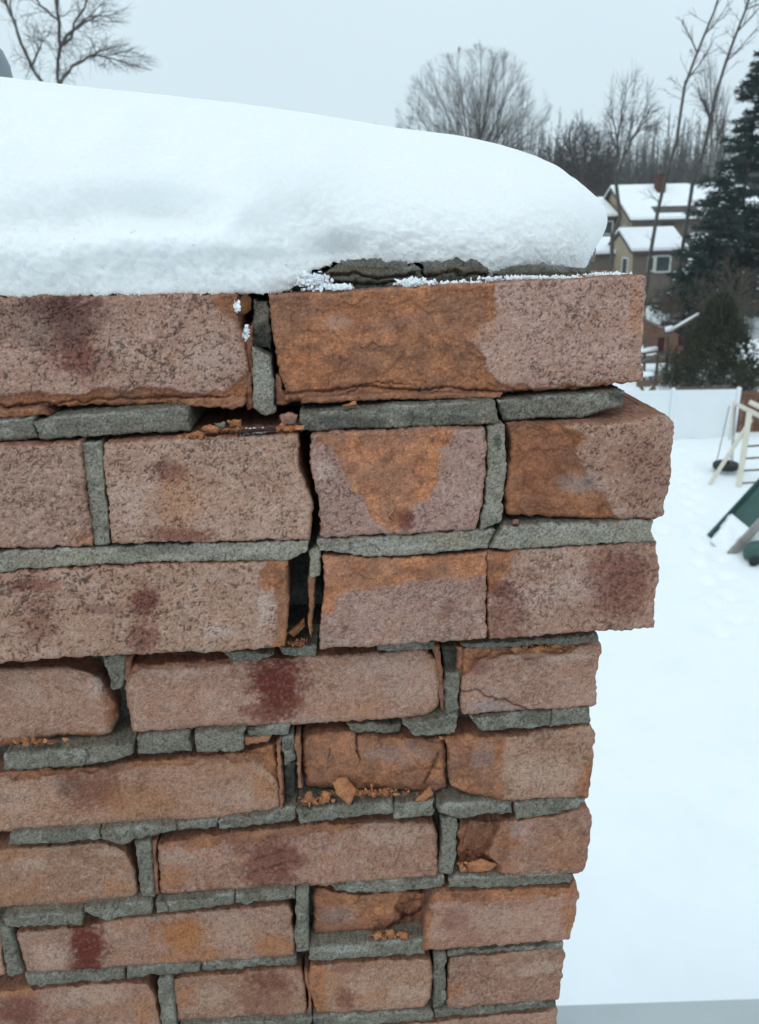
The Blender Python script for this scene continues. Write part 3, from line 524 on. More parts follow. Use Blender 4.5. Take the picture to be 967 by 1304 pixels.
# ---- course 8
Y8 = 0.416
brick([(XL, 1268), (36, 1258), (160, 1250), (190, 1252)], [(XL, 1345), (100, 1342), (212, 1338)], Y8, right=[(198, 1264), (205, 1298)], rnd=6, feats=[('maroon', 20, 1285, 34, 24, .6), ('pale', 110, 1268, 50, 14, .5), ('ochre', 10, 1264, 40, 8, .5), ('ochre', 185, 1285, 18, 20, .3)])
mort((200, 1250), (217, 1242), (231, 1336), (212, 1338), 0.413, tone=0)
brick([(219, 1245), (319, 1236), (384, 1233)], [(228, 1301), (320, 1297), (392, 1292)], Y8, left=[(222, 1272)], right=[(388, 1262)], rnd=5, feats=[('maroon', 340, 1248, 26, 14, .5), ('ochre', 240, 1268, 18, 16, .5), ('maroon', 335, 1270, 40, 26, .3), ('pale', 270, 1270, 30, 18, .3)], tone=-.1)
brick([(397, 1228), (470, 1222), (548, 1219)], [(403, 1290), (470, 1288), (540, 1283)], Y8-.002, left=[(393, 1258)], right=[(551, 1232), (550, 1270)], rnd=7, rdep=3,
      feats=[('spall', [(385, 1218), (410, 1224), (404, 1250), (406, 1270), (420, 1295), (385, 1295)], 1.2, 3), ('ochre', 408, 1250, 8, 30, .7), ('maroon', 440, 1270, 14, 20, .5), ('maroon', 440, 1232, 20, 8, .4), ('pale', 520, 1265, 26, 14, .5)])
sliver([(388, 1234), (394, 1233)], [(394, 1291), (398, 1291)], 0.4175)
mort((552, 1215), (569, 1214), (567, 1281), (553, 1284), 0.411, tone=0)
brick([(572, 1219), (650, 1212), (717, 1203)], [(570, 1284), (650, 1278), (711, 1273)], Y8-.003, right=[(720, 1218), (715, 1248)], rnd=4, feats=[('pale', 690, 1232, 22, 10, .6), ('pale', 670, 1238, 12, 6, .5), ('ochre', 578, 1262, 12, 16, .4)], tone=-.12)
# ---- bed 8/9 and course 9
mort((230, 1304), (396, 1294), (396, 1309), (231, 1320), 0.4125)
mort((399, 1295), (551, 1286), (551, 1299), (400, 1309), 0.4115)
mort((554, 1286), (709, 1275), (709, 1282), (554, 1297), 0.4125, tone=-.2)
mort((XL, 1348), (228, 1338), (228, 1352), (XL, 1362), 0.413)
brick([(232, 1322), (396, 1311)], [(236, 1392), (398, 1383)], Y8+.001)
brick([(401, 1312), (552, 1300), (710, 1284)], [(404, 1385), (560, 1374), (704, 1362)], Y8, right=[(709, 1310)], tone=.05)
# ---- mortar crown under the snow
crown = dict(name='mortar_crown', rnd=5, rdep=7, jag=7, cell=1.3, back=0.6, grime=.0)
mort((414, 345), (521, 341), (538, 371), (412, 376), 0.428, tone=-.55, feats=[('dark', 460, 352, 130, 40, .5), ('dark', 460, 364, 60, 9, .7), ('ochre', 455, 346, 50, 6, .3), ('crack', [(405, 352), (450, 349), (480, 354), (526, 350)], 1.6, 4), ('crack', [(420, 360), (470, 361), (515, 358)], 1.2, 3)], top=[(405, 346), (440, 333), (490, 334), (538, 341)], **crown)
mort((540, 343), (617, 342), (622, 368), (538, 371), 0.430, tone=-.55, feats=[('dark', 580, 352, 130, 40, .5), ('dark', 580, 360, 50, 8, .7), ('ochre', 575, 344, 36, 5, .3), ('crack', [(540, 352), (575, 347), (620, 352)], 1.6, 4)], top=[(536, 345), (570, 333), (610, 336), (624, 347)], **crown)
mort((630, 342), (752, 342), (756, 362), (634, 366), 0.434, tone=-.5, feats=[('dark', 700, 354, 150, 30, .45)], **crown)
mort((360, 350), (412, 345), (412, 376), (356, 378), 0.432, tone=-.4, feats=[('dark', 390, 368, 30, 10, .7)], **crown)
# ---- core of the stack, with the courses that run round its hidden sides
zt1 = float(P(480, 369, Y1)[2]); XR1 = float(P(820, 420, Y1)[0]); XR2 = float(P(850, 600, Y2)[0]); XR4 = float(P(755, 870, Y4)[0]); XLc = -0.50
cV, cF = join([box((XLc+.012, 0.434, z_roof-0.1), (XR4-.014, 1.0, zt1-.205)), box((XLc+.011, 0.4625, zt1-.2051), (XR4-.013, 1.001, zt1-.003))])
mesh('mortar_core', cV, cF, M_CORE, chimney, smooth=False)
rows = [(zt1-.057, zt1, XR1), (zt1-.124, zt1-.068, XR2), (zt1-.190, zt1-.135, XR2)] + [(zt1-.190-.0675*k-.056, zt1-.190-.0675*k, XR4) for k in range(1, 6)]
def plain_brick(a, b):
    SEED[0] += 3
    xs = np.linspace(a[0], b[0], 9); ys = np.linspace(a[1], b[1], 9); zs = np.linspace(a[2], b[2], 4)
    V, Fq = box(a, b); c = SKIN_A*0.5 + SKIN_B*0.5
    return mesh('brick', V, Fq, M_BRICK, chimney, np.tile(c*random.uniform(.8, 1.1), (8, 1)), smooth=False)
for r, (z0, z1, xr) in enumerate(rows):
    y = 0.474 + (0.09 if r % 2 else 0)
    if r % 2: plain_brick((xr-.09, 0.474, z0), (xr-.001, 0.556, z1))
    while y < 0.95:
        plain_brick((xr-.09, y, z0), (xr-.001, min(y+.19, 1.0), z1)); y += .20
# the courses go on to the left of the picture
for yt_, yb2, sl2_, Yq_ in ((380, 526, .02, Y1), (570, 700, .035, Y2), (733, 848, .035, Y3), (853, 953, .06, Y4), (986, 1066, .065, Y5), (1084, 1161, .065, Y6), (1188, 1246, .067, Y7), (1268, 1345, .067, Y8)):
    g_ = lambda x_, y_: (x_, y_ + sl2_*(XL - x_))
    brick([g_(-545, yt_), g_(-76, yt_)], [g_(-545, yb2), g_(-76, yb2)], Yq_, cell=3.5)
    mort(g_(-75, yt_+1), g_(-61, yt_+1), g_(-61, yb2-1), g_(-75, yb2-1), Yq_+.002, cell=3)
for ya_, yb3, sl2_, Yq_ in ((531, 566, .025, .397), (704, 730, .035, .389), (958, 984, .06, .409), (1068, 1082, .065, .409), (1163, 1186, .066, .409), (1248, 1266, .067, .412)):
    mort((-545, ya_ + sl2_*485), (-61, ya_), (-61, yb3), (-545, yb3 + sl2_*485), Yq_, cell=3.5)

# ------------------------------------------------------------------ snow cap on the chimney
SIL = np.array([(-400, 60), (-200, 78), (-60, 92), (0, 98), (50, 104), (100, 110), (200, 120), (300, 131), (400, 145), (500, 162), (580, 172), (605, 177), (631, 183), (650, 188.5), (669, 195.5), (690, 206), (712, 220), (727, 232), (740, 245), (752, 259.5), (762, 275), (769, 292), (772, 306), (773, 325)], float)
BOT = np.array([(-400, 392), (-60, 380), (100, 379), (240, 376), (335, 374), (368, 371), (384, 363), (398, 347), (425, 334), (470, 336), (520, 338), (548, 335), (580, 342), (640, 349), (700, 342), (735, 348), (760, 346), (790, 346)], float)
yp, yb = 0.66, 0.99
nX, nT = 640, 210
xe = float(P(771, 310, 0.56)[0]); xs_ = XLc - 0.01
s = np.linspace(0, 1, nX); Xc = xs_ + (xe - xs_)*(1 - (1-s)**1.35)
pxb = np.interp(Xc, [float(P(x, 370, 0.42)[0]) for x in range(-420, 800, 20)], list(range(-420, 800, 20)))
bot_y = np.interp(pxb, BOT[:, 0], BOT[:, 1]); setb = sst(250, 520, pxb)*.55 + sst(350, 400, pxb)*.45*0 + .45*sst(280, 470, pxb)
yf = 0.4075 + 0.033*setb
zf = np.array([float(P(x, y, Yv)[2]) for x, y, Yv in zip(pxb, bot_y, yf)])
base_y = np.interp(pxb, (-400, -60, 335, 480, 760, 800), (392, 380, 374, 366, 353, 351)); z0 = np.array([float(P(x, y, Yv)[2]) for x, y, Yv in zip(pxb, base_y, yf)])
z0 = np.minimum(z0, zf)
nose = np.clip((Xc - (xe-0.16))/0.16, 0, 1); yf = yf + (0.57-yf)*(1 - np.sqrt(np.clip(1 - nose**2.4, 0, 1))); ybk = yb - (yb-0.58)*(1-np.sqrt(np.clip(1-nose**2.4, 0, 1)))
yq = yp - (yp-.575)*(1-np.sqrt(np.clip(1-nose**2.4, 0, 1)))
ht = np.full(nX, 0.15)
def snow_pts(h):
    s0 = np.clip((zf - z0)/np.maximum(h, 1e-3), 0, .8); p0 = np.arcsin(s0**(1/.8)); ph = p0[None] + (np.pi/2 - p0)[None]*np.linspace(0, 1, nT)[:, None]**1.15
    c = np.maximum(np.cos(ph), 0)**0.85; sN = np.sin(ph)**0.80
    y = yq[None] - (yq-yf)[None]*c; z = z0[None] + h[None]*sN
    x = np.repeat(Xc[None], nT, 0) - 0.018*nose[None]**2*np.clip(1 - 2.2*ph/1.57, 0, 1)**1.5
    return x, y, z, ph
for _ in range(14):
    x, y, z, ph = snow_pts(ht); a, b = proj(np.stack([x, y, z], -1)); k = b.argmin(0); ii = np.arange(nX)
    err = b[k, ii] - np.interp(a[k, ii], SIL[:, 0], SIL[:, 1]); ht = np.maximum(ht + err*0.9e-3*0.6, 0.004)
ht = np.convolve(np.pad(ht, 12, mode='edge'), np.hanning(25)/np.hanning(25).sum(), 'valid')
x, y, z, ph = snow_pts(ht); tt = np.linspace(0, 1, nT)[:, None] + 0*ph
pa, pb = proj(np.stack([x, y, z], -1))
hi = sst(.34, .08, tt); d = 0.0045*fbm(x*11, z*14 + y*8, 201, 2)*sst(0, .3, tt) + (0.0002 + .0012*hi)*fbm(x*70, z*70 + y*40, 205, 3) + 0.009*np.sin(np.pi*np.clip(tt/.62, 0, 1))**1.2*(1 - .55*nose[None])
d += -0.017*np.exp(-((pa-205)/75)**2 - ((pb-266)/24)**2) - .006*np.exp(-((pa-90)/60)**2 - ((pb-285)/26)**2) + 0.006*np.exp(-((pa-170)/110)**2 - ((pb-310)/22)**2) - 0.005*np.exp(-((pa-255)/26)**2 - ((pb-285)/12)**2)
d += -0.007*np.exp(-((pa-380)/50)**2 - ((pb-285)/45)**2) + 0.004*np.exp(-((pa-60)/60)**2 - ((pb-330)/26)**2) - 0.003*np.exp(-((pa-330)/60)**2 - ((pb-335)/16)**2)
d += -0.010*np.exp(-((pa-432)/34)**2 - ((pb-318)/16)**2)
mid = sst(.02, .2, tt)*sst(.75, .4, tt)*sst(520, 300, pa); d += mid*(.006*fbm(x*24, z*30, 231, 3) - .004*np.abs(fbm(x*15, z*22, 235, 3)))
low = sst(0.42, 0.05, tt); d += low*0.0008*fbm(x*200, z*200, 211, 3) + low*0.0007*vn(x*800, z*800, 215) + low*.0004*vn(x*430, z*430, 219) + (.00006 + .00025*hi)*vn(x*600, z*600+y*300, 216)
y = y - d*np.cos(ph); z = z + d*np.sin(ph)
for _ in range(4):
    a, b = proj(np.stack([x, y, z], -1)); k = b.argmin(0); err = b[k, ii] - np.interp(a[k, ii], SIL[:, 0], SIL[:, 1]); err = np.convolve(np.pad(err, 10, mode='edge'), np.hanning(21)/np.hanning(21).sum(), 'valid')
    z = z0[None] + (z - z0[None])*(1 + err*.75e-3/np.maximum(ht, .02))[None]
z[0] += 0.0015*fbm(Xc*160, Xc*0, 221, 3) + 0.001*vn(Xc*500, Xc*0, 222); z[1:6] += (np.linspace(.8, .1, 5)[:, None])*(0.0015*fbm(Xc*160, Xc*0, 221, 3))[None]
nB = 40; w = np.linspace(0, 1, nB+1)[1:, None]
yB = yq[None] + (ybk-yq)[None]*w**.8; zB = zf[None] + (z[-1]-zf)[None]*np.sqrt(np.clip(1 - w**2.4, 0, 1)); xB = np.repeat(Xc[None], nB, 0)
# underside
nU = 8; wu = np.linspace(0, 1, nU+1)[1:, None]; yU = y[0][None] + (ybk - y[0])[None]*wu; zU = z[0][None] + 0.012*setb[None]*np.minimum(wu*6, 1)*0 + 0*wu; xU = np.repeat(x[0][None], nU, 0)
Vs = np.concatenate([np.stack([xU, yU, zU], -1)[::-1], np.stack([x, y, z], -1), np.stack([xB, yB, zB], -1)]); ny = Vs.shape[0]
snowcap = mesh('snow', Vs.reshape(-1, 3), gridfaces(nX, ny)[:, ::-1], M_SNOW)
tag(snowcap, 'thick rounded mound of white snow lying on top of the brick chimney', 'snow'); recenter(snowcap)
# loose ice grains along its lower rim, and crumbs of snow on the ledge
ico = np.array([(0, 0, 1), (.894, 0, .447), (.276, .851, .447), (-.724, .526, .447), (-.724, -.526, .447), (.276, -.851, .447), (.724, .526, -.447), (-.276, .851, -.447), (-.894, 0, -.447), (-.276, -.851, -.447), (.724, -.526, -.447), (0, 0, -1)])
icoF = np.array([(0,1,2),(0,2,3),(0,3,4),(0,4,5),(0,5,1),(1,6,2),(2,7,3),(3,8,4),(4,9,5),(5,10,1),(6,7,2),(7,8,3),(8,9,4),(9,10,5),(10,6,1),(11,7,6),(11,8,7),(11,9,8),(11,10,9),(11,6,10)])
def grains(C, r, jit=0.35):
    n = len(C); V = C[:, None] + ico[None]*r[:, None, None]*(1 + jit*RNG.uniform(-1, 1, (n, 12, 1)))*RNG.uniform(1-jit, 1+jit, (n, 1, 3))
    return V.reshape(-1, 3), (icoF[None] + (np.arange(n)*12)[:, None, None]).reshape(-1, 3)
k = (RNG.beta(1, 3.2, 6000)*40).astype(int); jj = RNG.integers(40, nX-2, 6000)
Cg = np.stack([x, y, z], -1)[k, jj] + RNG.normal(0, .0004, (6000, 3))
V, T = grains(Cg, RNG.uniform(.0002, .00045, 6000)); gr = mesh('snow_grains', V, None, M_GRAIN, tris=T); tag(gr, 'icy snow grains along the lower rim of the snow mound', kind='stuff')
crumb = []
for (fx, fy, sx_, sy_, n_, Yv) in ((400, 358, 13, 7, 130, .420), (525, 360, 13, 3.5, 80, .415), (690, 355, 45, 2.2, 170, .419), (585, 361, 30, 2, 40, .415), (430, 366, 16, 2.5, 40, .41), (320, 551, 12, 3, 45, .396), (303, 392, 3, 5, 14, .4045), (313, 425, 3, 7, 18, .4085), (770, 350, 20, 1.2, 40, .42)):
    n_ *= 4; q = np.stack([RNG.normal(fx, sx_*.65, n_), RNG.normal(fy, sy_*.65, n_)], 1); crumb.append(P(q[:, 0], q[:, 1], Yv + RNG.uniform(-.002, .002, n_)))
crumb = np.concatenate(crumb); V, T = grains(crumb, RNG.uniform(.0003, .0009, len(crumb)), .7)
tag(mesh('snow_crumbs', V, None, M_GRAIN, tris=T, smooth=False), 'crumbs of snow lying on the brick ledge below the snow mound', kind='stuff')

# ------------------------------------------------------------------ loose chips lying in the joints and on the ledges
def chip(pl, Y, thick, label, kind='core', lean=0.0, name='brick_chip'):
    SEED[0] += 7; pl = np.asarray(pl, float); c = pl.mean(0); n = 26; o = resample(np.concatenate([pl, pl[:1]]), n+1)[:-1]; o += RNG.normal(0, .5, o.shape)
    rings = []; cols = []
    base = {'core': CORE_A*.95, 'mort': MOR_A, 'dark': np.array([.07, .045, .04]), 'brown': np.array([.20, .085, .035]), 'skin': SKIN_B}[kind]
    for f, dz in ((1.0, thick), (1.0, .35*thick), (.93, .1*thick), (.72, -.10*thick), (.38, -.2*thick)):
        q = c + (o-c)*f; rel = (c[1]-q[:, 1])
        yy = Y + dz*1e-3 + lean*rel*4e-4 + .00035*vn(q[:, 0]/5, q[:, 1]/5, SEED[0])*(f < .98) + .0002*vn(q[:, 0]/2, q[:, 1]/2, SEED[0]+1)
        rings.append(P(q[:, 0], q[:, 1], yy)); cols.append(base*(0.85 + .3*vn(q[:, 0]/4, q[:, 1]/4, SEED[0]+2)[:, None]))
    rings.append(P(c[0:1], c[1:2], np.array([Y - .2*thick*1e-3]))); cols.append(base[None])
    rings.insert(0, P(c[0:1], c[1:2], np.array([Y + thick*1e-3]))); cols.insert(0, base[None])
    V = np.concatenate(rings); k = np.arange(n); Fq = []; T = [np.stack([0*k, 1+k, 1+(k+1) % n], 1)]
    for r_ in range(4):
        a = 1 + r_*n; Fq.append(np.stack([a+k, a+n+k, a+n+(k+1) % n, a+(k+1) % n], 1))
    a = 1 + 4*n; T.append(np.stack([a+k, 0*k + a + n, a+(k+1) % n], 1))
    ob = mesh(name, V, np.concatenate(Fq), M_BRICK if kind != 'mort' else M_MORT, None, np.concatenate(cols), smooth=True, tris=np.concatenate(T))
    recenter(ob); return tag(ob, label, 'mortar chip' if kind == 'mort' else 'brick chip', 'loose chips lying on the chimney ledges')
chip([(423, 996), (439, 987), (454, 1006), (446, 1026), (429, 1012)], .4075, 3, 'largest orange brick chip leaning upright on the ledge at the cracked brown brick', lean=.5)
chip([(527, 1019), (539, 1009), (547, 999), (552, 1011), (539, 1022)], .4085, 3, 'orange brick chip with a narrow waist, lying right of the largest upright chip', lean=.3)
chip([(383, 1022), (391, 1008), (397, 1006), (400, 1022)], .408, 4, 'small triangular brick chip at the left end of the chip-strewn mortar ledge')
chip([(405, 1024), (411, 1006), (423, 1009), (419, 1022)], .409, 4, 'small blocky brick chip just left of the largest upright orange chip')
chip([(256, 544), (267, 540), (281, 545), (277, 552), (257, 550)], .392, 5, 'orange brick chip in the open joint right of the long dark mortar slab')
chip([(289, 536), (307, 534), (308, 544), (294, 545)], .398, 5, 'brown brick chip deep in the open joint under the top left brick')
chip([(273, 539), (287, 537), (287, 546), (275, 546)], .396, 5, 'grey mortar chip between two brick chips in the open joint', 'mort', name='mortar_chip')
chip([(355, 529), (369, 524), (379, 529), (376, 540), (359, 541)], .391, 6, 'rounded pink brick chip below the upright mortar piece between the top bricks', 'skin')
chip([(233, 560), (240, 552), (252, 548), (261, 551), (258, 558)], .389, 4, 'pale orange brick chip on the brick edge at the end of the mortar slab')
chip([(302, 547), (351, 544), (351, 549), (302, 552)], .390, 5, 'flat dark brown flake lying in the open joint on the second course', 'dark')
chip([(435, 517), (453, 510), (456, 514), (438, 519)], .3935, 4, 'thin orange flake on the mortar bed below the large top right brick')
chip([(301, 388), (312, 372), (321, 381), (320, 394), (310, 402), (302, 400)], .404, 6, 'rounded brown chip wedged under the snow between the two top bricks', 'brown')
chip([(366, 806), (378, 794), (388, 785), (389, 797), (375, 812)], .412, 5, 'orange brick chip standing deep in the wide dark gap of the third course')
chip([(652, 662), (660, 661), (661, 668), (653, 668)], .3855, 3, 'tiny pink brick chip on the pale mortar ledge near the right end', 'skin')
for pl, lb in (([(648, 826), (660, 819), (668, 828), (656, 833)], 'first orange chip from the left in the broken brick top under the overhang'), ([(672, 826), (690, 820), (697, 826), (680, 832)], 'wide orange chip in the middle of the broken brick top under the overhang'), ([(700, 822), (708, 816), (716, 824), (706, 828)], 'smallest orange chip at the right of the broken brick top under the overhang')):
    chip(pl, .4095, 5, lb)
for pl, lb in (([(474, 1190), (485, 1184), (488, 1194), (478, 1198)], 'leftmost orange chip on the ledge before the hollow brown brick'), ([(490, 1184), (500, 1182), (506, 1194), (494, 1196)], 'second orange chip on the ledge before the hollow brown brick'), ([(507, 1184), (518, 1186), (520, 1196), (510, 1197)], 'third orange chip on the ledge before the hollow brown brick'), ([(584, 1100), (590, 1096), (592, 1110), (586, 1111)], 'small upright chip at the foot of the hollow beside the upright mortar joint'), ([(594, 1098), (612, 1093), (634, 1100), (624, 1110), (596, 1110)], 'broad orange chip lying at the bottom of the hollowed-out right brick')):
    chip(pl, .411, 5, lb)
crumbs = []; 
for (fx, fy, sx_, sy_, n_, Yv) in ((480, 1009, 34, 5, 130, .411), (245, 556, 12, 3, 40, .39), (300, 548, 30, 3, 60, .397), (368, 545, 14, 3, 40, .393), (500, 1192, 22, 5, 70, .413), (690, 826, 34, 5, 90, .4115), (600, 1104, 18, 5, 50, .413), (50, 944, 24, 3, 50, .406), (575, 940, 14, 3, 40, .41), (375, 818, 14, 4, 50, .409), (400, 1020, 16, 5, 50, .41)):
    q = np.stack([RNG.normal(fx, sx_*.6, n_), RNG.normal(fy, sy_*.5, n_)], 1); crumbs.append(P(q[:, 0], q[:, 1], Yv + RNG.uniform(-.003, .003, n_)))
crumbs = np.concatenate(crumbs); V, T = grains(crumbs, RNG.uniform(.0003, .0015, len(crumbs))**1.0*RNG.uniform(.5, 1.1, len(crumbs)), .7)
tag(mesh('brick_crumbs', V, None, M_BRICK, None, np.repeat(CORE_A*RNG.uniform(.6, 1.1, (len(crumbs), 1)), 12, 0), smooth=False, tris=T), 'fine orange brick rubble scattered over the mortar ledges', kind='stuff')

# ------------------------------------------------------------------ flue and roof of the house the chimney belongs to
def lathe(prof, n=40):
    prof = np.asarray(prof, float); th = np.arange(n)*2*np.pi/n
    V = np.stack([prof[:, 0:1]*np.cos(th), prof[:, 0:1]*np.sin(th), np.repeat(prof[:, 1:2], n, 1)], -1); m = len(prof)
    i = np.arange(n); Fq = np.concatenate([np.stack([r*n+i, r*n+(i+1) % n, (r+1)*n+(i+1) % n, (r+1)*n+i], 1) for r in range(m-1)])
    return V.reshape(-1, 3), Fq
fc = P(-26, 90, 0.82); rr = abs(float(P(14, 90, 0.82)[0] - fc[0])); zt_ = float(P(-26, 50, .82)[2])
V, Fq = lathe([(0.001, zt_), (rr*.55, zt_-.002), (rr*.80, zt_-.008), (rr*.95, zt_-.02), (rr, zt_-.04), (rr, zt_-.25)]); V[:, 0] += fc[0]; V[:, 1] += fc[1]
recenter(tag(mesh('flue_cap', V, Fq, M_FLUE), 'rounded grey metal flue cap poking up behind the snow at far left', 'flue cap'))
ye = float(PZ(830, 1276, z_roof)[1])
roof = thing('house_roof', 'smooth grey roof edge crossing the bottom right corner below the snowy yard', 'roof', (0, ye, z_roof))
A = PZ(700, 1281, z_roof); Bq = PZ(967, 1272, z_roof); sl_ = (Bq[1]-A[1])/(Bq[0]-A[0])
def roofslab(z0, z1, y0, ins=0.0):
    xs = (-4.0, 4.0); V = []
    for zz in (z0, z1):
        for xx in xs:
            V.append((xx, A[1] + (xx-A[0])*sl_ - ins, zz)); V.append((xx, y0, zz))
    return np.array(V), np.array([(0, 1, 3, 2), (4, 6, 7, 5), (0, 2, 6, 4), (1, 5, 7, 3), (0, 4, 5, 1), (2, 3, 7, 6)])
V, Fq = roofslab(z_roof-.03, z_roof, -3.0); mesh('roof_sheet', V, Fq, M_METAL, roof, smooth=False)
V, Fq = roofslab(z_roof-.20, z_roof-.032, -2.98, .015); mesh('fascia', V, Fq, M_TRIM, roof, smooth=False)
V, Fq = roofslab(-.2, z_roof-.205, -2.8, .35); mesh('wall', V, Fq, M_SIDING, roof, smooth=False)

# ------------------------------------------------------------------ bare trees
def grow(segs, p, d, ln, r, lev, maxlev, kids, ang, ratio, up, wander, rng):
    n = 5 if lev < 2 else 3; pts = [p]; dirs = []
    for i in range(n):
        d = d + rng.normal(0, wander, 3) + np.array([0, 0, up*(1 if lev else .3)]); d = d/np.linalg.norm(d); dirs.append(d)
        q = pts[-1] + d*ln/n; k0 = 1 - .7*i/n; k1 = 1 - .7*(i+1)/n
        segs.append((lev, *pts[-1], *q, r*k0, r*k1)); pts.append(q)
    if lev >= maxlev: return
    nk = kids[min(lev, len(kids)-1)]
    for j in range(nk):
        t = (0.28 if lev == 0 else .18) + (0.72 if lev == 0 else .82)*(j + rng.uniform(0, 1))/nk; t = min(t, .999); i = int(t*n); f = t*n - i
        b = pts[i] + (pts[i+1]-pts[i])*f; dd = dirs[i]
        s_ = np.cross(dd, rng.normal(0, 1, 3)); s_ /= np.linalg.norm(s_); an = ang*rng.uniform(.6, 1.3)
        nd = dd*math.cos(an) + s_*math.sin(an)
        grow(segs, b, nd, ln*ratio*rng.uniform(.7, 1.15)*(1.25 - .6*t), max(r*(1-.7*t)*.62, .0035), lev+1, maxlev, kids, ang, ratio, up, wander, rng)
def bare_tree(name, base, height, label, group=None, seed=1, stems=1, spread=.3, lean=(0, 0), r=.18, maxlev=4, kids=(9, 6, 5, 4), ang=.6, ratio=.52, up=.06, wander=.06, m1=None, m2=None, tl=.75, cat='tree', minr=0.0):
    rng = np.random.default_rng(seed); base = np.asarray(base, float); segs = []
    for s_ in range(stems):
        d = np.array([lean[0] + (rng.uniform(-spread, spread) if stems > 1 else 0), lean[1] + (rng.uniform(-spread, spread) if stems > 1 else 0), 1.0]); d /= np.linalg.norm(d)
        grow(segs, base - np.array([0, 0, .2]), d, height*tl*(1 if s_ == 0 else rng.uniform(.75, 1)), r*(1 if s_ == 0 else .7), 0, maxlev, kids, ang, ratio, up, wander, rng)
    S = np.array(segs); zmax = S[:, 6].max(); k = height/(zmax-base[2]); S[:, 1:7] = np.tile(base, 2) + (S[:, 1:7]-np.tile(base, 2))*k
    S[:, 7:] = np.maximum(S[:, 7:], minr)
    t = thing(name, label, cat, base, group)
    V, Fq = tubes(S[S[:, 0] <= 1][:, 1:], 6); mesh('trunk', V, Fq, m1 or M_BARK, t)
    V, Fq = tubes(S[S[:, 0] > 1][:, 1:], 3); mesh('crown', V, Fq, m2 or M_TWIG, t)
    return t
def at(x, y_top, Y):                   # tree foot on the terrain and height up to a photograph row
    q = P(x, y_top, Y); z0 = float(zt(q[0], Y)); return (q[0], Y, z0), float(q[2]-z0)
def crown_tree(name, foot, targets, label, groups=None, rt=.010, f0=.30, wander=.03, power=.46, trunk_to=None, group='bare winter trees behind the yard', seed=1, m1=None, m2=None, cat='tree', cut=40, up=.12):
    rng = np.random.default_rng(seed); foot = np.asarray(foot, float); T = np.asarray(targets, float); S = []
    def seg(p, q, r0, r1, n, k):
        pts = [p + (q-p)*i/k for i in range(k+1)]; L_ = np.linalg.norm(q-p)
        for i in range(1, k): pts[i] = pts[i] + rng.normal(0, wander*L_, 3)
        for i in range(k): S.append((n, *pts[i], *pts[i+1], r0 + (r1-r0)*i/k, r0 + (r1-r0)*(i+1)/k))
    q0 = foot - np.array([0, 0, .25]); q1 = np.asarray(trunk_to, float) if trunk_to is not None else foot + (T.mean(0)-foot)*.25
    R_ = lambda n: rt*max(n, 1)**power
    if groups:
        st = []
        side = []
        for path, T_ in groups:
            for a_, b_ in zip(path[:-1], path[1:]):
                if a_ is None: continue
                for f_ in (.2, .5, .8):
                    q_ = np.asarray(a_) + (np.asarray(b_)-np.asarray(a_))*f_; off = rng.normal(0, .45, 3) + np.array([0, 0, .35]); side.append(([q_, q_ + off*.35], q_ + off + rng.normal(0, .38, (16, 3))))
        for path, T_ in list(groups) + side:
            path = [np.asarray(p_, float) if p_ is not None else q0 for p_ in path]; n = len(T_)
            for k_ in range(len(path)-1): seg(path[k_], path[k_+1], R_(n)*(1.3 - .25*k_/len(path)), R_(n)*(1.3 - .25*(k_+1)/len(path)), max(n, cut), 3)
            st.append((path[-1], np.asarray(T_), path[-1]-path[-2]))
    else:
        seg(q0, q1, R_(len(T))*1.25, R_(len(T)), len(T), 5); st = [(q1, T, q1-q0)]
    while st:
        p, T_, d0 = st.pop(); n = len(T_)
        if n == 1: seg(p, T_[0], R_(1)*1.1, R_(1)*.5, 1, 2); continue
        D = T_ - p; D = D/np.maximum(np.linalg.norm(D, axis=1, keepdims=True), 1e-6); ax = rng.normal(0, 1, 3); C_ = D - D.mean(0)
        for _ in range(4): ax = C_.T @ (C_ @ ax); ax /= max(np.linalg.norm(ax), 1e-9)
        o = np.argsort(C_ @ ax + rng.normal(0, .04, n)); k = int(np.clip(round(n*rng.uniform(.3, .7)), 1, n-1))
        for g_ in (o[:k], o[k:]):
            Tg = T_[g_]; c = Tg.mean(0); f = f0*rng.uniform(.7, 1.4); q = p + (c-p)*f
            q = q + np.array([0, 0, up*np.linalg.norm(c-p)*f*(.6 if len(g_) > 6 else .2)]) + d0*0.03
            if n > 4:
                ve = q - p; q = p + .68*ve + .32*np.linalg.norm(ve)*d0/max(np.linalg.norm(d0), 1e-6)
            if len(g_) == 1: q = p + (Tg[0]-p)*.5
            seg(p, q, R_(n)*.9 if len(g_) > n*.5 else R_(len(g_))*1.1, R_(len(g_)), len(g_), 2); st.append((q, Tg, q-p))
    S = np.array(S); t = thing(name, label, cat, foot, group)
    big = S[:, 0] >= cut; V, Fq = tubes(S[big][:, 1:], 6); mesh('trunk', V, Fq, m1 or M_BARK, t); V, Fq = tubes(S[~big][:, 1:], 3); mesh('crown', V, Fq, m2 or M_TWIG, t); return t
def at(x, y_top, Y):                   # tree foot on the terrain and height up to a photograph row
    q = P(x, y_top, Y); z0 = float(zt(q[0], Y)); return (q[0], Y, z0), float(q[2]-z0)
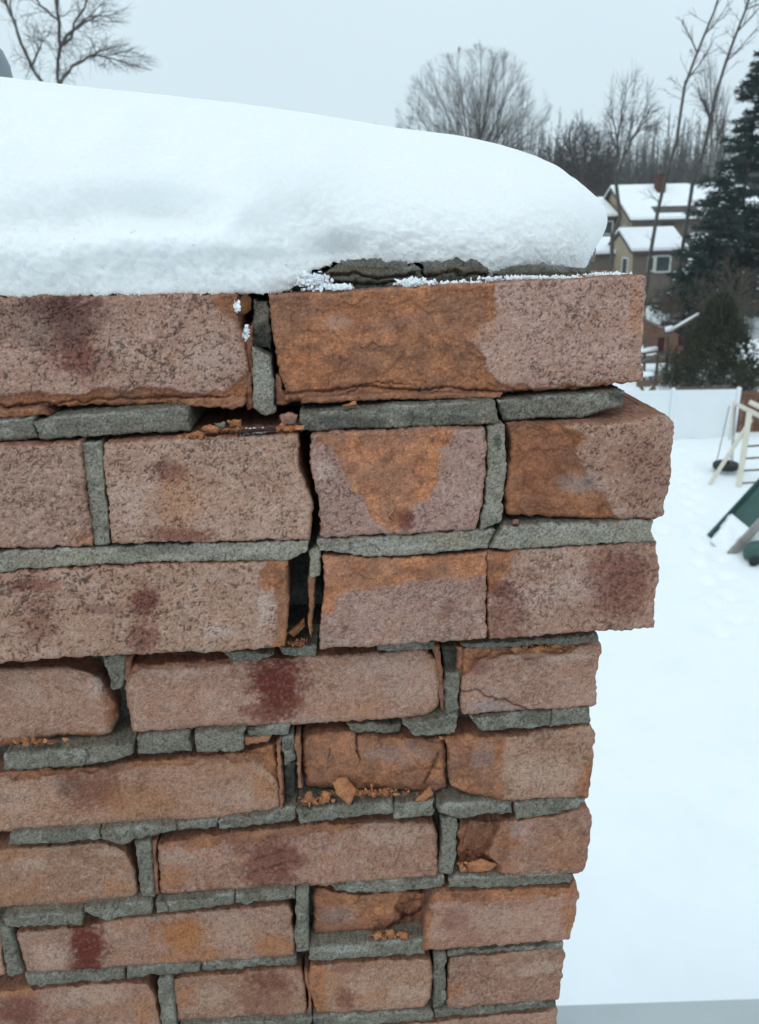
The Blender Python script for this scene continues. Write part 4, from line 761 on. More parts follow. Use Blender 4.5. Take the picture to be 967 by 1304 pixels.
def oval(cx_, cy_, rx, ry, Y, dY, n, seed, shell=.6, flat=0.0):
    rng = np.random.default_rng(seed); v = rng.normal(0, 1, (n, 3)); v /= np.linalg.norm(v, axis=1, keepdims=True); r_ = np.where(rng.uniform(0, 1, n) < shell, rng.uniform(.82, 1.03, n), rng.uniform(.2, 1, n)**.6); r_ = r_*(1 + .13*vn(np.arctan2(v[:, 1], v[:, 0])*2.2 + 5, v[:, 2]*2, seed+1) + .07*vn(np.arctan2(v[:, 1], v[:, 0])*7, v[:, 2]*4, seed+2)); v *= r_[:, None]
    v[:, 1] = np.where(v[:, 1] > flat, flat + (v[:, 1]-flat)*.5, v[:, 1]); return P(cx_ + v[:, 0]*rx, cy_ + v[:, 1]*ry, Y + v[:, 2]*dY)
def foot_at(x, Y): q = P(x, 300, Y); return np.array([q[0], Y, float(zt(q[0], Y))])
def vase_tree(foot, fork, cen, rad, label, seed, limbs=19, kids=(12, 7, 4), rt=.0048):
    rng = np.random.default_rng(seed); S = [(9, *(foot - [0, 0, .25]), *fork, .20, .15)]; cen = np.asarray(cen); rad = np.asarray(rad)
    def reach(p, d):
        a = (d/rad); o = (p-cen)/rad; A_, B_q, C_ = a @ a, o @ a, o @ o - 1; D_ = B_q*B_q - A_*C_
        return max(.15, (-B_q + math.sqrt(D_))/A_) if D_ > 0 else .2
    def shoot(p, d, r, lev):
        d = d/np.linalg.norm(d); lim = (99, 3.4, 1.7, .8)[lev]; L_ = min(reach(p, d)*rng.uniform(.80, 1.06), lim*rng.uniform(.6, 1.1)); n = (7, 5, 3, 2)[lev]; pts = [p]; ds = []
        for k in range(n):
            d = d + np.array([0, 0, .022]) + rng.normal(0, .04, 3); d = d/np.linalg.norm(d); q = pts[-1] + d*L_/n; r0 = r*(1-.8*k/n); r1 = r*(1-.8*(k+1)/n); S.append((lev, *pts[-1], *q, max(r0, rt*.7), max(r1, rt*.6))); pts.append(q); ds.append(d)
        if lev == 3: return
        for c in range(kids[lev]):
            t_ = rng.uniform(.16, .97) if lev else rng.uniform(.10, .97); k = min(int(t_*n), n-1); b_ = pts[k] + (pts[k+1]-pts[k])*(t_*n-k); ax = np.cross(ds[k], rng.normal(0, 1, 3)); ax /= np.linalg.norm(ax); an = rng.uniform(.28, .62)
            shoot(b_, ds[k]*math.cos(an) + ax*math.sin(an) + np.array([0, 0, .10]), max(r*(1-.8*t_)*.55, rt), lev+1)
    for k in range(limbs):
        an = 1.25*((k+.5)/limbs)**.62; az = k*2.399 + rng.uniform(-.3, .3); shoot(fork + np.array([0, 0, rng.uniform(-.9, .5)]), np.array([math.sin(an)*math.cos(az), math.sin(an)*math.sin(az), math.cos(an)]), rng.uniform(.035, .062), 0)
    S = np.array(S); t = thing('bare_tree', label, 'tree', foot, 'bare winter trees behind the yard')
    V, Fq = tubes(S[(S[:, 0] == 0) | (S[:, 0] == 9)][:, 1:], 6); mesh('trunk', V, Fq, M_BARK, t); V, Fq = tubes(S[(S[:, 0] > 0) & (S[:, 0] < 9)][:, 1:], 3); mesh('crown', V, Fq, M_TWIG, t)
_c = P(602, 152, 52); _rx = float(P(700, 152, 52)[0] - _c[0]); _rz = float(P(602, 57, 52)[2] - _c[2])
vase_tree(foot_at(606, 52), P(604, 222, 52), _c, (_rx, _rx*.8, _rz), 'broad round-crowned bare tree standing alone behind the snow mound', 3)
p_ = lambda x, y, Y=36: P(x, y, Y)
GR = [([None, p_(77, 118), p_(77, 60), p_(73, 15)], oval(72, -45, 48, 58, 36, 2.5, 420, 5, .3)), ([p_(77, 108), p_(92, 84), p_(112, 72)], oval(163, 82, 44, 32, 35.8, 1.2, 210, 6, .35)),
      ([None, p_(62, 120), p_(40, 85), p_(22, 40)], oval(2, -20, 50, 66, 36, 2.5, 420, 7, .3)), ([p_(77, 62), p_(95, 38)], oval(128, 22, 44, 44, 36, 1.5, 260, 8, .3)), ([p_(74, 25), p_(52, 8)], oval(40, -30, 30, 40, 36.3, 1.5, 160, 9, .3)), ([p_(40, 85), p_(52, 60)], oval(52, 50, 26, 40, 36.3, 1.2, 120, 10, .3)), ([p_(112, 72), p_(125, 66)], oval(140, 60, 36, 22, 35.9, 1, 90, 11, .3)), ([p_(77, 60), p_(108, 10)], oval(118, -40, 30, 46, 36, 1.5, 160, 14, .3))]
crown_tree('bare_tree', foot_at(72, 36), np.concatenate([g_[1] for g_ in GR]), 'dark bare tree with long crooked limbs at upper left behind the snow', groups=GR, rt=.0050, f0=.27, wander=.05, seed=12, power=.40, up=.03)
T = np.concatenate([oval(805, 135, 38, 62, 56, 2, 330, 9, .4), oval(778, 175, 26, 50, 56, 2, 170, 10, .4), oval(835, 160, 18, 40, 56, 2, 110, 11, .4)])
crown_tree('bare_tree', foot_at(783, 56), T, 'tall feathery bare tree rising in front of the low brown house', rt=.0085, f0=.26, seed=5, trunk_to=P(785, 235, 56), power=.42, up=.2)
for i, (cx_, cy_, rx, ry, Y, lb, n_) in enumerate(((742, 205, 40, 58, 88, 'dense dark bare tree just right of the snow mound, tallest of its thicket', 1300), (706, 225, 26, 50, 86, 'low dark bare tree at the left edge of the thicket beside the snow', 700), (772, 228, 30, 52, 90, 'dense dark bare tree at the right of the thicket, behind the roofs', 1000))):
    crown_tree('bare_tree', foot_at(cx_+2, Y), oval(cx_, cy_, rx, ry, Y, 4, n_, 20+i, .25), lb, rt=.021, f0=.26, seed=20+i, trunk_to=P(cx_, cy_+ry*.8, Y), power=.36, up=.12)
T = np.concatenate([oval(900, 120, 20, 65, 80, 2, 210, 13, .4), oval(920, 150, 16, 60, 80, 2, 160, 14, .4)])
crown_tree('bare_tree', foot_at(907, 80), T, 'slender pale bare tree between the two leaning trunks and the spruce', rt=.012, f0=.25, seed=31, trunk_to=P(906, 235, 80), m1=M_PALEBARK, up=.2)
def poly_tree(pts, Y, r, label, seed, branches):
    rng = np.random.default_rng(seed); p = [P(a, b, Y) for a, b in pts]; p[0][2] = float(zt(p[0][0], Y)) - .2
    t = thing('leaning_tree', label, 'tree', p[0] + np.array([0, 0, .2]), 'leaning tall trunks before the houses'); n = len(p)
    S = [(*p[i], *p[i+1], r*(1-.6*i/(n-1)), r*(1-.6*(i+1)/(n-1))) for i in range(n-1)]
    V, Fq = tubes(S, 7); mesh('trunk', V, Fq, M_BARK, t); segs = []
    for (a, b, dx, dz, ln, rr_) in branches:
        q = P(a, b, Y); d = np.array([dx, rng.uniform(-.3, .3), dz]); d /= np.linalg.norm(d); grow(segs, q, d, ln, rr_, 1, 3, (0, 6, 4), .6, .4, .06, .07, rng)
    for k in range(30):
        i = rng.integers(1, n-1); q = p[i] + (p[i+1]-p[i])*rng.uniform(0, 1); d = np.array([rng.uniform(-1, 1), rng.uniform(-1, 1), rng.uniform(.1, .9)]); d /= np.linalg.norm(d)
        grow(segs, q, d, rng.uniform(.6, 1.6), .022, 2, 3, (0, 0, 4), .6, .45, .03, .1, rng)
    S = np.array(segs)[:, 1:]; S[:, 6:] = np.maximum(S[:, 6:], .010); V, Fq = tubes(S, 3); mesh('crown', V, Fq, M_TWIG, t)
poly_tree([(822, 372), (829, 320), (838, 268), (848, 225), (862, 180), (866, 150), (872, 110), (885, 75), (897, 45), (910, 14), (918, -12), (925, -40)], 52, .13, 'tall leaning bare trunk, left one of the pair before the houses', 41,
          [(888, 68, -.5, 1, 2.2, .06), (872, 105, 1, 1.1, 3.2, .07), (897, 45, .9, 1, 2.0, .05)])
poly_tree([(858, 372), (872, 300), (882, 235), (897, 190), (905, 150), (915, 110), (925, 78), (937, 45), (950, 12), (960, -20), (968, -50)], 54, .14, 'tall leaning bare trunk, right one of the pair close to the spruce', 43,
          [(925, 78, 1, .8, 2.6, .06), (905, 150, -.8, 1, 2.4, .05), (940, 40, 1, .9, 2.6, .06), (890, 210, .8, 1, 2.6, .05), (950, 12, 1, .4, 2.2, .05)])
# far wood on the hill: one uncountable mass
rng = np.random.default_rng(77); S = []
for k in range(4300):
    Y = rng.uniform(105, 210); X = (rng.uniform(12, 85) if k < 2500 else rng.choice([rng.uniform(-230, 12), rng.uniform(85, 260)]))*Y/130; z0 = float(zt(X, Y)) if k % 1 == 0 else 0; hh = 6.5 + 9.5*rng.uniform(0, 1)**1.6
    lean_ = rng.normal(0, .05, 2); top = np.array([X + lean_[0]*hh, Y + lean_[1]*hh, z0+hh]); b0 = np.array([X, Y, z0-.3])
    S.append((*b0, *top, .16, .03))
    for j in range(16):
        f = rng.uniform(.25, 1); q = b0 + (top-b0)*f; l_ = rng.uniform(.8, 2.8)*(1.25-f); a_ = rng.uniform(0, 6.28)
        e_ = q + np.array([math.cos(a_)*l_, math.sin(a_)*l_, l_*rng.uniform(.3, 1.2)]); S.append((*q, *e_, .052 - .02*f, .034 - .014*f))
V, Fq = tubes(S, 3); tag(mesh('far_wood', V, Fq, M_WOODS), 'bare grey wood covering the hill behind the houses', kind='stuff')

# ------------------------------------------------------------------ evergreens
def leafs(C, D, ln, wd, rng):          # small pointed blades
    n = len(C); D = D/np.maximum(np.linalg.norm(D, axis=1, keepdims=True), 1e-9); s_ = np.cross(D, rng.normal(0, 1, (n, 3))); s_ /= np.maximum(np.linalg.norm(s_, axis=1, keepdims=True), 1e-9)
    a = C - s_*wd[:, None]/2; b = C + s_*wd[:, None]/2; c = C + D*ln[:, None]
    return np.stack([a, b, c], 1).reshape(-1, 3), np.arange(3*n).reshape(-1, 3)
def spruce(x, y_top, Y, wid, label, seed, lo=.08):
    rng = np.random.default_rng(seed); b, h = at(x, y_top, Y); b = np.array(b); t = thing('spruce_tree', label, 'spruce', b, 'spruce trees right of the houses')
    V, Fq = tubes([(*(b-[0, 0, .2]), *(b+[0, 0, h*.5]), .16, .10), (*(b+[0, 0, h*.5]), *(b+[0, 0, h*.98]), .10, .02)], 7); mesh('trunk', V, Fq, M_BARK, t)
    Cs, Ds, Sn, bs = [], [], [], []
    nb = int(h*14)
    for i in range(nb):
        f = lo + (1-lo)*rng.uniform(0, 1)**1.1; a = rng.uniform(0, 6.28); l_ = wid*(1-f)**.8*rng.uniform(.35, 1.25) + .2
        q = b + np.array([0, 0, h*f]); dr = np.array([math.cos(a), math.sin(a), 0]); m = int(10 + l_*16)
        u = rng.uniform(.12, 1, m); pts = q + dr*(u*l_)[:, None] + np.array([0, 0, 1.])*(-.55*u*l_*.6 + .28*l_*u*u)[:, None]
        e_ = q + dr*l_ + np.array([0, 0, -.33*l_+.28*l_]); bs.append((*q, *e_, .03, .01))
        for w_ in range(5):
            off = rng.normal(0, 1, (m, 3))*np.array([.16, .16, .08])*(.5+l_*.25); Cs.append(pts + off + np.array([0, 0, -.1])*rng.uniform(0, 1)); Ds.append(dr + rng.normal(0, .6, (m, 3)) + np.array([0, 0, -.5]))
        if rng.uniform() < .35: sp2 = rng.uniform(.3, .95, 4); Sn.append(q + dr*(sp2*l_)[:, None] + np.array([0, 0, 1.])*(-.55*sp2*l_*.6 + .28*l_*sp2*sp2 + .04)[:, None] + rng.normal(0, .12, (4, 3)))
    C = np.concatenate(Cs); D = np.concatenate(Ds); V, T = leafs(C, D, rng.uniform(.16, .38, len(C)), rng.uniform(.05, .11, len(C)), rng); mesh('crown', V, None, M_SPRUCE, t, tris=T, smooth=False)
    V, Fq = tubes(bs, 3); tag(mesh('bough', V, Fq, M_BARK, t), kind='stuff')
    C = np.concatenate(Sn); V, T = grains(C, rng.uniform(.03, .10, len(C)), .4); V = V.reshape(-1, 12, 3); m = V.mean(1, keepdims=True); V = (m + (V-m)*np.array([1.3, 1.3, .45])).reshape(-1, 3); tag(mesh('snow_load', V, None, M_RSNOW, t, tris=T), kind='stuff')
spruce(972, 62, 50, 4.3, 'tallest dark spruce with drooping boughs, cut off by the right edge', 51)
spruce(925, 222, 47, 3.4, 'shorter dark spruce in front of the right end of the house', 52)
spruce(893, 300, 46, 2.4, 'lowest spruce with snow on its boughs, left of the shorter spruce', 53, lo=.03)
# dense conical cedar behind the white fence
rng = np.random.default_rng(61); cb = P(905, 500, 34.5); cb[2] = float(zt(cb[0], 34.5)); ch = float(P(905, 378, 34.5)[2]-cb[2])
t = thing('cedar_shrub', 'broad conical dark green cedar just behind the white vinyl fence', 'shrub', cb)
V, Fq = tubes([(*(cb-[0, 0, .2]), *(cb+[0, 0, ch*.8]), .09, .02)], 6); mesh('trunk', V, Fq, M_BARK, t)
Cs, Ds = [], []
for i in range(680):
    f = rng.uniform(.0, 1)**1.15; a = rng.uniform(0, 6.28); R_ = 2.2*max(1-f, 0)**.68*(.88 + .13*math.sin(3*a+1) + .10*math.sin(5*a+9*f)); R_ = max(R_, .10)*rng.uniform(.62, 1.12)
    c = cb + np.array([math.cos(a)*R_, math.sin(a)*R_, ch*f*.97]); m = 30; dr = np.array([math.cos(a)*.6, math.sin(a)*.6, .75])
    Cs.append(c + rng.normal(0, 1, (m, 3))*np.array([.13, .13, .22])); Ds.append(dr + rng.normal(0, .4, (m, 3)))
C = np.concatenate(Cs); V, T = leafs(C, np.concatenate(Ds), rng.uniform(.12, .26, len(C)), rng.uniform(.04, .08, len(C)), rng); mesh('crown', V, None, M_CEDAR, t, tris=T, smooth=False)
q = cb + np.stack([rng.normal(.9, .35, 50), rng.normal(-1.0, .25, 50), rng.normal(ch*.42, .3, 50)], 1); V, T = grains(q, rng.uniform(.03, .08, 50), .4); tag(mesh('snow_load', V, None, M_RSNOW, t, tris=T), kind='stuff')
# brushy bare shrubs on the slope
for i, (x, yt, Y, lb) in enumerate(((944, 318, 43, 'tangled bare shrub before the tallest spruce at the right edge'), (868, 352, 44, 'thin bare shrub on the snowy slope below the house windows'), (925, 352, 40, 'bare brownish shrub between the cedar and the spruces'))):
    b, h = at(x, yt, Y); bare_tree('bare_shrub', b, h, lb, 'bare shrubs on the slope', seed=70+i, stems=7, spread=.6, r=.04, maxlev=3, kids=(8, 5, 3), ang=.6, ratio=.5, up=.03, wander=.12, tl=.9, minr=.009, m1=M_BARK, m2=M_OLDWOOD, cat='shrub')

# ------------------------------------------------------------------ houses
def gable(t, XL_, XR_, Yf, Yr, Yb_, zb, ze, zr, wall, over=.35, wname='wall', gable_mat=None):
    V = np.array([(X_, y_, z_) for X_ in (XL_, XR_) for y_, z_ in ((Yf, zb), (Yf, ze), (Yr, zr), (Yb_, ze), (Yb_, zb))])
    mesh(wname, V, [(0, 1, 6, 5), (3, 4, 9, 8), (0, 5, 9, 4)], wall, t, smooth=False)
    for o_, dx in ((0, -.01), (5, .01)):
        mesh('gable_wall', V[o_:o_+5] + np.array([dx, 0, 0]), [(0, 4, 3, 1)], gable_mat or wall, t, smooth=False, tris=[(1, 3, 2)])
    sl1 = (zr-ze)/(Yr-Yf); sl2 = (zr-ze)/(Yb_-Yr)
    def slab(z0, z1, ov, eb, topk):
        pts = []
        for X_ in (XL_-ov, XR_+ov):
            for dz in (z0, z1): pts += [(X_, Yf-ov, ze-ov*sl1+dz), (X_, Yr, zr+dz), (X_, Yb_+ov, ze-ov*sl2+dz)]
        p = np.array(pts); return p, np.array([(0, 1, 7, 6), (1, 2, 8, 7), (3, 9, 10, 4), (4, 10, 11, 5), (0, 3, 4, 1), (1, 4, 5, 2), (6, 7, 10, 9), (7, 8, 11, 10), (0, 6, 9, 3), (2, 5, 11, 8)])
    V, Fq = slab(.02, .20, over, 0, 0); rf = mesh('roof', V, Fq, M_SHINGLE, t, smooth=False)
    V, Fq = slab(.205, .42, over-.06, 0, 0); mesh('roof_snow', V, Fq, M_RSNOW, rf, smooth=False)
    return rf
def window(t, x0, y0, x1, y1, Y, side=None, mull=0):
    a = P(x0, y0, Y); b = P(x1, y1, Y); w, h = b[0]-a[0], a[2]-b[2]; fw = .12; Yq = Y-.10
    prt = [box((a[0], Yq, b[2]), (a[0]+fw, Y+.02, a[2])), box((b[0]-fw, Yq, b[2]), (b[0], Y+.02, a[2])), box((a[0]+fw, Yq, b[2]), (b[0]-fw, Y+.02, b[2]+fw)), box((a[0]+fw, Yq, a[2]-fw), (b[0]-fw, Y+.02, a[2]))]
    for k in range(mull):
        xm = a[0] + w*(k+1)/(mull+1); prt.append(box((xm-.04, Yq+.01, b[2]+fw), (xm+.04, Y+.02, a[2]-fw)))
    f = mesh('window', *join(prt), M_TRIM, t, smooth=False)
    mesh('pane', *box((a[0]+fw*.8, Y-.05, b[2]+fw*.8), (b[0]-fw*.8, Y-.02, a[2]-fw*.8)), M_GLASS, f, smooth=False)
def side_window(t, X_, y0, y1, z0, z1):
    fw = .1; f = mesh('window', *join([box((X_-.09, y0, z0), (X_+.02, y0+fw, z1)), box((X_-.09, y1-fw, z0), (X_+.02, y1, z1)), box((X_-.09, y0+fw, z0), (X_+.02, y1-fw, z0+fw)), box((X_-.09, y0+fw, z1-fw), (X_+.02, y1-fw, z1))]), M_TRIM, t, smooth=False)
    mesh('pane', *box((X_-.05, y0+fw*.8, z0+fw*.8), (X_-.02, y1-fw*.8, z1-fw*.8)), M_GLASS, f, smooth=False)
Xm = float(P(806, 279, 65)[0]); zm = float(zt(Xm+6, 64))-.6
hs = thing('house', 'tan and brown house with snowy gable roofs and a red brick chimney', 'house', (Xm+7, 66, zm))
ze_, zr_ = float(P(808, 281, 64.6)[2]), float(P(790, 242, 70)[2])
XRm = float(P(975, 279, 65)[0])
rf = gable(hs, Xm, XRm, 65, 70, 75, zm, ze_, zr_, M_BROWNS, gable_mat=M_TAN)
cq = P(840, 240, 69); mesh('chimney_stack', *join([box((cq[0]-.34, 68.5, zr_-1.2), (cq[0]+.34, 69.4, zr_+1.0)), box((cq[0]-.40, 68.44, zr_+1.0), (cq[0]+.40, 69.46, zr_+1.14))]), M_RED, rf, smooth=False)
a = P(834, 268, 65.4); b = P(890, 268, 65.4); slp = (zr_-ze_)/5; zl = lambda Y_: ze_ + (Y_-65)*slp
Vb = np.array([(xx, yy, zl(yy)+dz) for xx in (a[0], b[0]) for yy, dz in ((65.25, .40), (66.2, .40), (66.2, .47), (65.25, .47))]); mesh('bare_shingles', Vb, [(0, 1, 2, 3), (7, 6, 5, 4), (3, 2, 6, 7), (0, 3, 7, 4), (1, 5, 6, 2)], M_SHINGLE, rf, smooth=False)
q = P(851, 286, 65); ring = lathe([(.001, 0), (.40, 0), (.44, -.06), (.46, 0.02)], 18); V = ring[0][:, [0, 2, 1]] + np.array([q[0], 64.93, q[2]]); mesh('attic_vent', V, ring[1], M_SHINGLE, hs)
side_window(hs, Xm-.01, 66.2, 67.0, ze_-1.6, ze_-.3)
Xw = float(P(807, 321, 58)[0]); zew, zrw = float(P(808, 322, 57.7)[2]), float(P(793, 297, 60.9)[2]); XRw = float(P(872, 320, 58)[0])
gable(hs, Xw, XRw, 58, 60.9, 63.8, zm-1.0, zew, zrw, M_BROWNS, over=.25, wname='wing_wall', gable_mat=M_TAN)
window(hs, 825, 326, 832.5, 346, 58); window(hs, 834.5, 325, 853, 347, 58, mull=0)
side_window(hs, Xw-.01, 58.8, 60.0, zew-2.0, zew-.35)
Xn = float(P(700, 275, 68)[0]); XRn = float(P(782, 275, 68)[0]); zn = zm-.5
h2 = thing('house', 'low brown house with two snowy roof levels beside the snow mound', 'house', (Xn+3, 69, zn))
gable(h2, Xn, XRn, 68, 72, 76, zn, float(P(780, 277, 67.7)[2]), float(P(770, 257, 72)[2]), M_BROWNS, over=.3)
XRl = float(P(791, 323, 62)[0]); Xl = float(P(725, 323, 62)[0])
gable(h2, Xl, XRl, 62, 64.5, 67, zn-1.2, float(P(785, 325, 61.7)[2]), float(P(778, 308, 64.5)[2]), M_BROWNS, over=.25, wname='porch_wall')
window(h2, 764, 281, 780, 299, 68)

# ------------------------------------------------------------------ fences
wf = []
A_ = G(690, 557); B_ = G(933, 555); 
def vfence(p, q, hgt, npan):
    t = thing('vinyl_fence', 'plain white vinyl privacy fence at the far side of the snowy yard', 'fence', (p+q)/2)
    d = q-p; d[2] = 0; L_ = np.linalg.norm(d); d /= L_
    for k in range(npan+1):
        c = p + d*L_*k/npan; z0 = float(zt(B_[0], B_[1]))
        po = mesh('post', *box((c[0]-.065, c[1]-.065, z0-.3), (c[0]+.065, c[1]+.065, z0+hgt+.08)), M_VINYL, t, smooth=False)
        Vc = np.array([(c[0]-.085, c[1]-.085, z0+hgt+.082), (c[0]+.085, c[1]-.085, z0+hgt+.082), (c[0]+.085, c[1]+.085, z0+hgt+.082), (c[0]-.085, c[1]+.085, z0+hgt+.082), (c[0], c[1], z0+hgt+.17)])
        mesh('post_cap', Vc, [(3, 2, 1, 0)], M_VINYL, po, smooth=False, tris=[(0, 1, 4), (1, 2, 4), (2, 3, 4), (3, 0, 4)])
    nrm = np.array([-d[1], d[0], 0])
    for k in range(npan):
        a = p + d*(L_*k/npan+.07); b = p + d*(L_*(k+1)/npan-.07); z0 = float(zt(B_[0], B_[1]))
        V = np.array([pt + nrm*s2*.02 + np.array([0, 0, zz - pt[2]]) for pt in (a, b) for s2 in (-1, 1) for zz in (z0-.15, z0+hgt-.10)])
        mesh('panel', V, [(0, 1, 3, 2), (4, 6, 7, 5), (0, 4, 5, 1), (2, 3, 7, 6), (0, 2, 6, 4), (1, 5, 7, 3)], M_VINYL, t, smooth=False)
        for zz in (z0-.05, z0+hgt-.10):
            mesh('rail', *beam(np.array([a[0], a[1], zz+.08]), np.array([b[0], b[1], zz+.08]), .07, .16), M_VINYL, t, smooth=False)
hf = float(P(934, 498, B_[1])[2] - zt(B_[0], B_[1]))
vfence(A_, B_, hf, 3)
def bfence(p, q, hgt, label, bw=.15, gap=.01, grp=None):
    t = thing('board_fence', label, 'fence', (p+q)/2, grp); d = q-p; L_ = np.linalg.norm(d[:2]); n = int(L_/bw); rng = np.random.default_rng(int(hgt*1000))
    u_ = d/np.linalg.norm(d); nrm = np.array([-u_[1], u_[0], 0])
    for k in range(n):
        a = p + d*k/n; b = p + d*(k+1)/n - u_*gap; h1 = hgt + rng.uniform(-.03, .03); of = rng.uniform(-.008, .008)
        V = np.array([pt + nrm*(s2*.011+of) + np.array([0, 0, zz]) for pt in (a, b) for s2 in (-1, 1) for zz in (-.25, h1)])
        mesh('board', V, [(0, 1, 3, 2), (4, 6, 7, 5), (0, 4, 5, 1), (2, 3, 7, 6), (0, 2, 6, 4), (1, 5, 7, 3)], M_FENCE, t, smooth=False)
    for zz in (.4, hgt-.25): mesh('rail', *beam(p + nrm*-.05 + [0, 0, zz], q + nrm*-.05 + [0, 0, zz], .06, .09), M_OLDWOOD, t, smooth=False)
a = G(937, 553) + np.array([.1, .25, 0]); b = G(1010, 549)
bfence(a, b, float(P(945, 498, a[1])[2]-a[2]), 'brown board fence at the right edge joining the white vinyl fence')
a = P(800, 420, 47.0); b = P(894, 450, 37.6); a[2] = float(zt(a[0], 47.0)); b[2] = float(zt(b[0], 37.6))
bfence(a, b, 1.42, 'reddish brown board fence on the slope below the far houses')

a = P(858, 495.5, B_[1]+.9); b = P(931, 494.5, B_[1]+.8); V, Fq = join([beam(a, b, .10, .14)] + [beam(np.array([p_[0], p_[1], -.2]), p_ - [0, 0, .07], .10) for p_ in (a + [.1, 0, 0], b - [.1, 0, 0])])
tr_ = thing('timber_rail', 'low brown timber rail showing just above the white fence below the cedar', 'rail', (a+b)/2*np.array([1, 1, 0]))
mesh('rail', *beam(a, b, .10, .14), M_OLDWOOD, tr_, smooth=False)
for p_ in (a + [.1, 0, 0], b - [.1, 0, 0]): mesh('post', *beam(np.array([p_[0], p_[1], -.2]), p_ - [0, 0, .07], .10), M_OLDWOOD, tr_, smooth=False)
# ------------------------------------------------------------------ shed behind the cedar
sa = P(940, 497, 37); zs = float(zt(sa[0], 37)); sh = thing('shed', 'grey clapboard shed with a snow-covered roof at the right edge', 'shed', (sa[0]+2, 38, zs))
zev = float(P(950, 463, 37)[2]); ztp = float(P(950, 433, 39.5)[2])
for k in range(9):
    z0 = zs-.1 + (zev-zs+.1)*k/9; z1 = zs-.1 + (zev-zs+.1)*(k+1)/9 - .012
    V = np.array([(xx, yy, zz) for xx in (sa[0], sa[0]+4) for yy, zz in ((37-.04, z0), (37-.015, z1), (37.1, z0), (37.1, z1))]); mesh('clapboard', V, [(0, 4, 5, 1), (1, 5, 7, 3), (0, 1, 3, 2), (4, 6, 7, 5), (0, 2, 6, 4)], M_SIDING, sh, smooth=False)
mesh('wall', *box((sa[0]+.01, 37.05, zs-.2), (sa[0]+3.99, 41.5, zev-.01)), M_SIDING, sh, smooth=False)
V = np.array([(xx, yy, zz) for xx in (sa[0]-.15, sa[0]+4.15) for yy, zz in ((36.8, zev), (39.5, ztp-.25), (42.0, zev), (36.8, zev+.25), (39.5, ztp), (42.0, zev+.25))]); mesh('roof_snow', V, [(3, 9, 10, 4), (4, 10, 11, 5), (0, 3, 4, 1), (1, 4, 5, 2), (6, 7, 10, 9), (7, 8, 11, 10), (0, 6, 9, 3), (2, 5, 11, 8), (0, 1, 7, 6), (1, 2, 8, 7)], M_RSNOW, sh, smooth=False)

# ------------------------------------------------------------------ deck, railing and things behind the white fence
Yd = 36.5; dq = P(835, 470, Yd); zg = float(zt(dq[0], Yd)); dk = thing('wooden_deck', 'weathered wooden deck with snow-laden railings behind the white fence', 'deck', (dq[0], Yd, zg))
def seg(nm, x0, y0, x1, y1, Y0, Y1_, w, m, par): return mesh(nm, *beam(P(x0, y0, Y0), P(x1, y1, Y1_), w), m, par, smooth=False)
a = P(806, 462, Yd); b = P(868, 470, Yd)
for k in range(7): mesh('plank', *box((a[0], Yd+k*.3, a[2]-.06), (b[0], Yd+k*.3+.285, a[2])), M_OLDWOOD, dk, smooth=False)
for (x_, yt) in ((822, 425), (838, 448), (851, 428), (862, 440)): 
    p0 = P(x_, 468, Yd-.03); p1 = P(x_, yt, Yd-.03); p0 = np.array([p0[0], p0[1], zg-.2]); mesh('post', *beam(p0, p1, .11), M_OLDWOOD, dk, smooth=False)
r1 = seg('rail', 808, 437, 853, 423, Yd-.08, Yd-.05, .10, M_OLDWOOD, dk); r2 = seg('rail', 853, 423, 890, 401, Yd-.05, Yd+3, .10, M_OLDWOOD, dk); r3 = seg('rail', 808, 452, 838, 447, Yd-.1, Yd-.1, .10, M_OLDWOOD, dk); r4 = seg('rail', 815, 462, 840, 450, Yd-.2, Yd-.1, .09, M_PALEBARK, dk); seg('rail', 838, 450, 866, 452, Yd-.1, Yd-.1, .08, M_OLDWOOD, dk)
def snowbar(p, q, w, h, par): 
    V, Fq = beam(p + np.array([0, 0, h*.5+.05]), q + np.array([0, 0, h*.5+.05]), w, h); mesh('rail_snow', V, Fq, M_RSNOW, par, smooth=True)
snowbar(P(853, 423, Yd-.05), P(889, 401.5, Yd+3), .11, .07, r2); snowbar(P(810, 451, Yd-.1), P(836, 447, Yd-.1), .3, .16, r3); snowbar(P(848, 424, Yd-.06), P(856, 422, Yd-.04), .22, .22, r1)
def hang(x0, y0, x1, y1, y2, label, m1, m2):
    a = P(x0, y0, Yd+.15); b = P(x1, y1, Yd+.15); c = P(x1, y2, Yd+.15)
    nx_, nz_ = 7, 6; xs = np.linspace(a[0], b[0], nx_); zs_ = np.linspace(a[2], c[2], nz_); Xg, Zg = np.meshgrid(xs, zs_); Yg = Yd+.15 + .04*np.sin(np.linspace(0, 9, nx_))[None] + 0*Zg
    V = np.concatenate([np.stack([Xg, Yg, Zg], -1).reshape(-1, 3), np.stack([Xg, Yg+.03, Zg], -1).reshape(-1, 3)]); o = mesh('hanging_cloth', V, np.concatenate([gridfaces(nx_, nz_), gridfaces(nx_, nz_, nx_*nz_)]), m1)
    tag(o, label, 'cloth'); return recenter(o)
hang(839, 430, 846, 440, 447, 'dark red cloth hanging at the left of the deck railing', M_CLOTH, M_BLUE)
hang(865, 427, 872, 436, 440, 'dark red cloth on the deck half hidden by the cedar', M_CLOTH, M_BLUE)
hang(840, 447.5, 846, 450, 452, 'small blue cloth just below the left red cloth', M_BLUE, M_BLUE)
pt = G(828, 499); pt = P(828, 497, 33.2); pz = float(zt(pt[0], 33.2)); tb = thing('garden_bench', 'brown wooden bench with crossed legs in the snow behind the white fence', 'bench', (pt[0], 33.2, pz))
